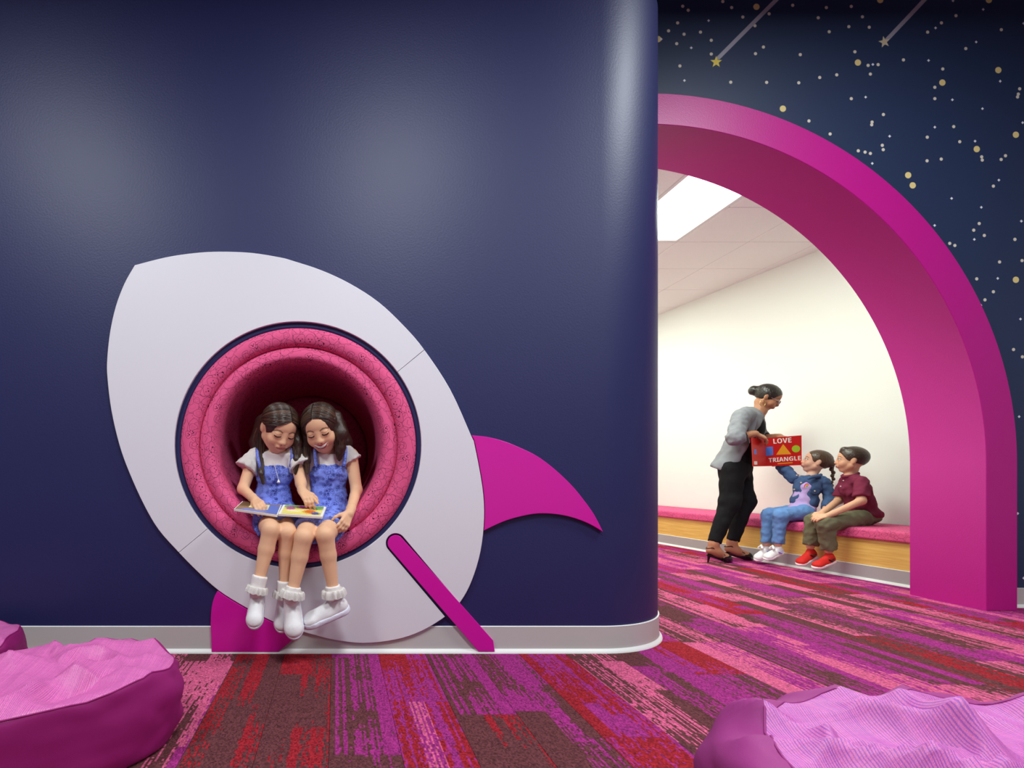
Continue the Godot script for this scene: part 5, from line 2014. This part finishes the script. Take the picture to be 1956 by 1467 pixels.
func bench_girl() -> void:
	var o := person(px(1530, 990, 4.6), "girl with a braid in a denim jacket and lilac shirt sitting on the bench")
	var sk := lin(222, 172, 148)
	var pel := px(1531, 977, 4.60)
	var bel := px(1535, 955, 4.60)
	var che := px(1541, 932, 4.60)
	var nek := px(1550, 909, 4.60)
	var hc := px(1559, 882, 4.60)
	var hb := turn(-122, -18, 0)
	var h := 0.20
	var shn := px(1573, 921, 4.54)
	var eln := px(1586, 950, 4.52)
	var wrn := px(1574, 977, 4.44)
	var shf := px(1516, 914, 4.66)
	var elf := px(1500, 898, 4.72)
	var wrf := px(1486, 888, 4.80)
	var hin := px(1537, 979, 4.53)
	var hif := px(1523, 977, 4.67)
	var knn := px(1491, 984, 4.50)
	var knf := px(1470, 983, 4.65)
	var ann := px(1486, 1040, 4.52)
	var anf := px(1464, 1039, 4.66)
	var B := Blob.new()
	B.k = 0.018
	B.egg(pel, Vector3(0.08, 0.065, 0.09))
	B.egg(bel, Vector3(0.07, 0.08, 0.075))
	B.egg(che, Vector3(0.075, 0.07, 0.08))
	B.cone(shn, shf, 0.032, 0.032)
	B.cone(che, nek, 0.05, 0.032)
	B.cone(nek, hc + hb * Vector3(0, -0.06, -0.02), 0.033, 0.031)
	B.chain([shn, eln, wrn], [0.032, 0.026, 0.019])
	B.chain([shf, elf, wrf], [0.032, 0.026, 0.019])
	B.chain([hin, knn, ann], [0.058, 0.042, 0.026])
	B.chain([hif, knf, anf], [0.058, 0.042, 0.026])
	body_part([[B, 0.010],
		[hand_blob(wrn, Vector3(-0.5, -0.35, 0.5), Vector3(0, 0.9, 0.3), 0.115, 1.0, [0.3, 0.3, 0.3, 0.3, 0.3]), 0.004],
		[hand_blob(wrf, Vector3(-0.8, 0.35, 0.0), Vector3(0, 0.9, 0.3), 0.115, -1.0, [0.3, 0.3, 0.3, 0.3, 0.3]), 0.004],
		[head_blob(hc, hb, h, nek, 0.032), 0.004]], sk, [hc, hb, h, {"lip": lin(196, 112, 108), "down": false}], o)
	var hm := hair_mat(rgb8(50, 34, 24), rgb8(104, 76, 54))
	var H := Blob.new()
	H.k = 0.015
	H.egg(hc + hb * (Vector3(0, 0.12, -0.065) * h), Vector3(0.392, 0.398, 0.47) * h, hb)
	H.egg(hc + hb * (Vector3(0, -0.17, 0.43) * h), Vector3(0.42, 0.46, 0.42) * h, hb, true)
	H.egg(hc + hb * (Vector3(0, -0.52, 0.0) * h), Vector3(0.5, 0.42, 0.45) * h, hb, true)
	H.cone(hc + hb * (Vector3(0.1, 0.05, -0.45) * h), px(1588, 886, 4.58), 0.03, 0.02)
	H.rough(0.0025, Vector3(90, 30, 90), 14)
	var hp := blob_part("hair", H, 0.005, hm, o)
	var Z := Blob.new()
	Z.k = 0.006
	for q in 9:
		var p := px(1588 + 3.0 * sin(q * 0.5) + (1.2 if q % 2 == 0 else -1.2), 890 + q * 6.2, 4.56)
		Z.egg(p, Vector3(0.017, 0.020, 0.016) * (1.0 - q * 0.055), turn(0, 0, 25 if q % 2 == 0 else -25))
	blob_part("braid", Z, 0.004, hm, hp)
	part("hair_tie", bake(tube([px(1586, 884, 4.57), px(1589, 890, 4.565)], [0.02, 0.019], 10)), mat(rgb8(190, 160, 214), 0.7), hp)
	var lilac := cloth(rgb8(196, 166, 220))
	var S := Blob.new()
	S.k = 0.03
	S.egg(pel + Vector3(-0.005, 0.02, 0.005), Vector3(0.092, 0.062, 0.10))
	S.egg(bel, Vector3(0.080, 0.088, 0.084))
	S.egg(che, Vector3(0.082, 0.074, 0.086))
	S.planes.append(Plane(Vector3(-0.2, 1, 0.1).normalized(), px(1546, 914, 4.6)))
	S.rough(0.006, Vector3(20, 20, 20), 31)
	var top := blob_part("shirt", S, 0.008, lilac, o)
	# bright print on the shirt
	var bowl := px(1541, 930, 4.508)
	for e in [[0.030, rgb8(236, 70, 150)], [0.020, rgb8(244, 196, 40)], [0.011, rgb8(90, 190, 80)]]:
		var k := Kit.new()
		for q in 12:
			var a0 := PI * 0.15 + PI * 0.9 * q / 12
			var a1 := PI * 0.15 + PI * 0.9 * (q + 1) / 12
			var r0: float = e[0]
			var r1: float = r0 - 0.009
			var f := func(r: float, a: float) -> Vector3: return bowl + Vector3(cos(a) * r * 0.75, sin(a) * r, -absf(cos(a)) * r * 0.15 + 0.004)
			k.quad(f.call(r0, a0), f.call(r0, a1), f.call(r1, a1), f.call(r1, a0), Vector3(-0.4, 0, 0.9).normalized())
		part("shirt_print", bake(k), mat(e[1], 0.7), top)
	# denim jacket, open down the front
	var denim := cloth(rgb8(72, 94, 134), 0.85, 120.0)
	var J := Blob.new()
	J.k = 0.03
	J.egg(bel + Vector3(0.006, -0.01, 0), Vector3(0.095, 0.085, 0.098))
	J.egg(che + Vector3(0.002, 0, 0), Vector3(0.094, 0.082, 0.098))
	J.cone(shn.lerp(nek, 0.15), shf.lerp(nek, 0.15), 0.045, 0.042)
	J.cone(px(1550, 906, 4.52), px(1538, 928, 4.515), 0.03, 0.05, false, true)
	J.cone(px(1538, 928, 4.515), px(1524, 985, 4.51), 0.05, 0.085, false, true)
	J.planes.append(Plane(Vector3(0, -1, 0), px(1535, 972, 4.6)))
	J.planes.append(Plane(Vector3(-0.1, 1, 0).normalized(), px(1550, 907, 4.6)))
	J.rough(0.008, Vector3(16, 16, 16), 32)
	var jk := blob_part("denim_jacket", J, 0.007, denim, o)
	for e in [[shn, eln, wrn, 0.75], [shf, elf, wrf, 0.8]]:
		var V := Blob.new()
		V.k = 0.02
		V.cone(e[0], e[1], 0.046, 0.042)
		V.cone(e[1], e[1].lerp(e[2], e[3]), 0.042, 0.034, true)
		V.rough(0.008, Vector3(22, 22, 22), 33)
		blob_part("sleeve", V, 0.007, denim, jk)
	for e in [px(1522, 908, 4.565), px(1530, 922, 4.50), px(1517, 935, 4.52), px(1556, 938, 4.495)]:
		part("button", bake(tube([e, e + Vector3(-0.002, 0, 0.006)], [0.007, 0.006], 8)), mat(rgb8(214, 206, 190), 0.3, 0.5, 0.6), jk)
	part("pocket_flap", bake(slab(PackedVector2Array([flat(1549, 934, 4.49), flat(1567, 936, 4.49), flat(1566, 942, 4.49), flat(1558, 944, 4.49), flat(1549, 941, 4.49)]), 4.494, 0.01, 0.001)), denim, jk)
	# collar
	part("collar", bake(tube([px(1543, 915, 4.52), px(1551, 911, 4.515), px(1563, 910, 4.53), px(1568, 907, 4.58)], [0.008, 0.014, 0.016, 0.012], 8)), denim, jk)
	# jeans
	var T := Blob.new()
	T.k = 0.03
	T.egg(pel + Vector3(0, -0.008, 0), Vector3(0.088, 0.06, 0.098))
	for e in [[hin, knn, ann], [hif, knf, anf]]:
		T.cone(e[0], e[1], 0.066, 0.052)
		T.cone(e[1], e[2] + Vector3(0, 0.01, 0), 0.051, 0.041, true)
	T.rough(0.008, Vector3(18, 18, 18), 34)
	blob_part("jeans", T, 0.008, cloth(rgb8(106, 144, 198), 0.85, 120.0), o)
	for e in [[ann, px(1452, 1061, 4.50)], [anf, px(1438, 1064, 4.64)]]:
		var a: Vector3 = e[0] + Vector3(0, -0.022, 0)
		var sh := shoe(o, a, e[1] - a, Vector3(0.2, 0.95, 0.2), 0.18, M.white_shoe, mat(rgb8(244, 240, 244), 0.5), 0.006)
		part("strap", bake(tube([a + Vector3(-0.05, -0.015, 0.022), a + Vector3(-0.043, 0.008, 0.0), a + Vector3(-0.05, -0.015, -0.022)], [0.010, 0.011, 0.010], 8)), M.white_shoe, sh)
		part("side_mark", bake(tube([a + Vector3(-0.02, -0.035, 0.030), a + Vector3(0.005, -0.045, 0.031), a + Vector3(0.02, -0.03, 0.026)], [0.003, 0.008, 0.003], 6)), mat(rgb8(160, 156, 226), 0.5), sh)

func bench_boy() -> void:
	var o := person(px(1645, 1003, 4.22), "boy in maroon polo shirt, olive trousers and red sneakers sitting on the bench")
	var sk := lin(218, 164, 132)
	var pel := px(1650, 985, 4.22)
	var bel := px(1643, 960, 4.22)
	var che := px(1633, 935, 4.22)
	var nek := px(1624, 908, 4.22)
	var hc := px(1626, 879, 4.22)
	var hb := turn(-126, -6, 0)
	var h := 0.20
	var shn := px(1646, 922, 4.10)
	var eln := px(1645, 957, 4.05)
	var wrn := px(1584, 984, 4.07)
	var shf := px(1617, 920, 4.34)
	var elf := px(1602, 956, 4.36)
	var wrf := px(1570, 980, 4.20)
	var hin := px(1645, 991, 4.14)
	var hif := px(1640, 989, 4.28)
	var knn := px(1578, 999, 4.10)
	var knf := px(1556, 995, 4.27)
	var ann := px(1583, 1052, 4.12)
	var anf := px(1548, 1044, 4.28)
	var B := Blob.new()
	B.k = 0.018
	B.egg(pel, Vector3(0.08, 0.065, 0.10))
	B.egg(bel, Vector3(0.075, 0.085, 0.085))
	B.egg(che, Vector3(0.08, 0.075, 0.095))
	B.cone(shn, shf, 0.034, 0.034)
	B.cone(che, nek, 0.05, 0.034)
	B.cone(nek, hc + hb * Vector3(0, -0.06, -0.02), 0.036, 0.034)
	B.chain([shn, eln, wrn], [0.034, 0.028, 0.020])
	B.chain([shf, elf, wrf], [0.034, 0.028, 0.020])
	B.chain([hin, knn, ann], [0.06, 0.044, 0.027])
	B.chain([hif, knf, anf], [0.06, 0.044, 0.027])
	body_part([[B, 0.010],
		[hand_blob(wrn, px(1557, 990, 4.11) - wrn, Vector3(0, 0.8, 0.6), 0.12, 1.0, [0.25, 0.3, 0.35, 0.35, 0.3], eln.lerp(wrn, 0.85), 0.021), 0.0038],
		[hand_blob(wrf, px(1545, 986, 4.13) - wrf, Vector3(0, 0.9, 0.3), 0.12, -1.0, [0.35, 0.4, 0.4, 0.4, 0.3], elf.lerp(wrf, 0.85), 0.021), 0.0038],
		[head_blob(hc, hb, h, nek, 0.036), 0.0038]], sk, [hc, hb, h, {"lip": lin(190, 116, 104), "down": false}], o)
	var H := Blob.new()
	H.k = 0.02
	H.egg(hc + hb * (Vector3(0, 0.14, -0.055) * h), Vector3(0.395, 0.40, 0.472) * h, hb)
	H.egg(hc + hb * (Vector3(0, -0.26, 0.43) * h), Vector3(0.46, 0.52, 0.40) * h, hb, true)
	H.egg(hc + hb * (Vector3(0, -0.50, 0.05) * h), Vector3(0.5, 0.46, 0.50) * h, hb, true)
	H.cone(hc + hb * (Vector3(-0.1, 0.40, 0.26) * h), hc + hb * (Vector3(0.12, 0.40, 0.26) * h), 0.09 * h, 0.09 * h)
	H.rough(0.0012, Vector3(60, 60, 60), 15)
	blob_part("hair", H, 0.005, hair_mat(rgb8(46, 33, 26), rgb8(84, 62, 48)), o)
	var maroon := cloth(rgb8(124, 46, 70))
	var P := Blob.new()
	P.k = 0.035
	P.egg(pel + Vector3(0.008, 0.012, 0), Vector3(0.098, 0.058, 0.116))
	P.egg(bel, Vector3(0.088, 0.094, 0.098))
	P.egg(che, Vector3(0.09, 0.083, 0.105))
	P.cone(shn.lerp(nek, 0.2), shf.lerp(nek, 0.2), 0.043, 0.043)
	P.cone(che, nek, 0.05, 0.046)
	P.planes.append(Plane(Vector3(-0.35, 1, 0).normalized(), px(1623, 907, 4.22)))
	P.rough(0.010, Vector3(16, 14, 16), 41)
	var polo := blob_part("polo_shirt", P, 0.008, maroon, o)
	for e in [[shn, eln], [shf, elf]]:
		var V := Blob.new()
		V.k = 0.02
		V.cone(e[0], e[0].lerp(e[1], 0.82), 0.047, 0.05, true)
		V.rough(0.006, Vector3(20, 20, 20), 42)
		blob_part("sleeve", V, 0.007, maroon, polo)
	var ring := []
	var rr := []
	for q in 15:
		var a := TAU * q / 14
		ring.append(nek + Vector3(cos(a) * 0.046, 0.004 + cos(a) * 0.014, sin(a) * 0.046))
		rr.append(0.011)
	part("collar", bake(tube(ring, rr, 8)), maroon, polo)
	for e in [px(1611, 918, 4.155), px(1606, 929, 4.145)]:
		part("button", bake(tube([e, e + Vector3(-0.003, 0, 0.004)], [0.005, 0.004], 8)), mat(rgb8(220, 204, 200), 0.4), polo)
	var T := Blob.new()
	T.k = 0.03
	T.egg(pel + Vector3(0, -0.012, 0), Vector3(0.09, 0.058, 0.11))
	for e in [[hin, knn, ann], [hif, knf, anf]]:
		T.cone(e[0], e[1], 0.068, 0.058)
		T.cone(e[1], e[2] + Vector3(0, 0.01, 0), 0.058, 0.05, true)
	T.rough(0.009, Vector3(16, 16, 16), 43)
	blob_part("trousers", T, 0.008, cloth(rgb8(112, 108, 84)), o)
	var red := relief(mat(rgb8(206, 40, 34), 0.6, 0.3), noise_tex(0.35, 73, 128, true, 6.0), Vector3.ONE * 14.0, 0.5, false)
	for e in [[ann, px(1541, 1076, 4.09)], [anf, px(1522, 1067, 4.25)]]:
		var a: Vector3 = e[0] + Vector3(0, -0.03, 0)
		var sh := shoe(o, a, e[1] - a, Vector3(0.15, 0.98, 0.1), 0.19, red, mat(rgb8(236, 226, 226), 0.5), 0.006)
		part("side_mark", bake(tube([a + Vector3(-0.03, -0.03, 0.033), a + Vector3(-0.005, -0.043, 0.034), a + Vector3(0.02, -0.026, 0.028)], [0.003, 0.008, 0.003], 6)), mat(rgb8(60, 24, 28), 0.5), sh)
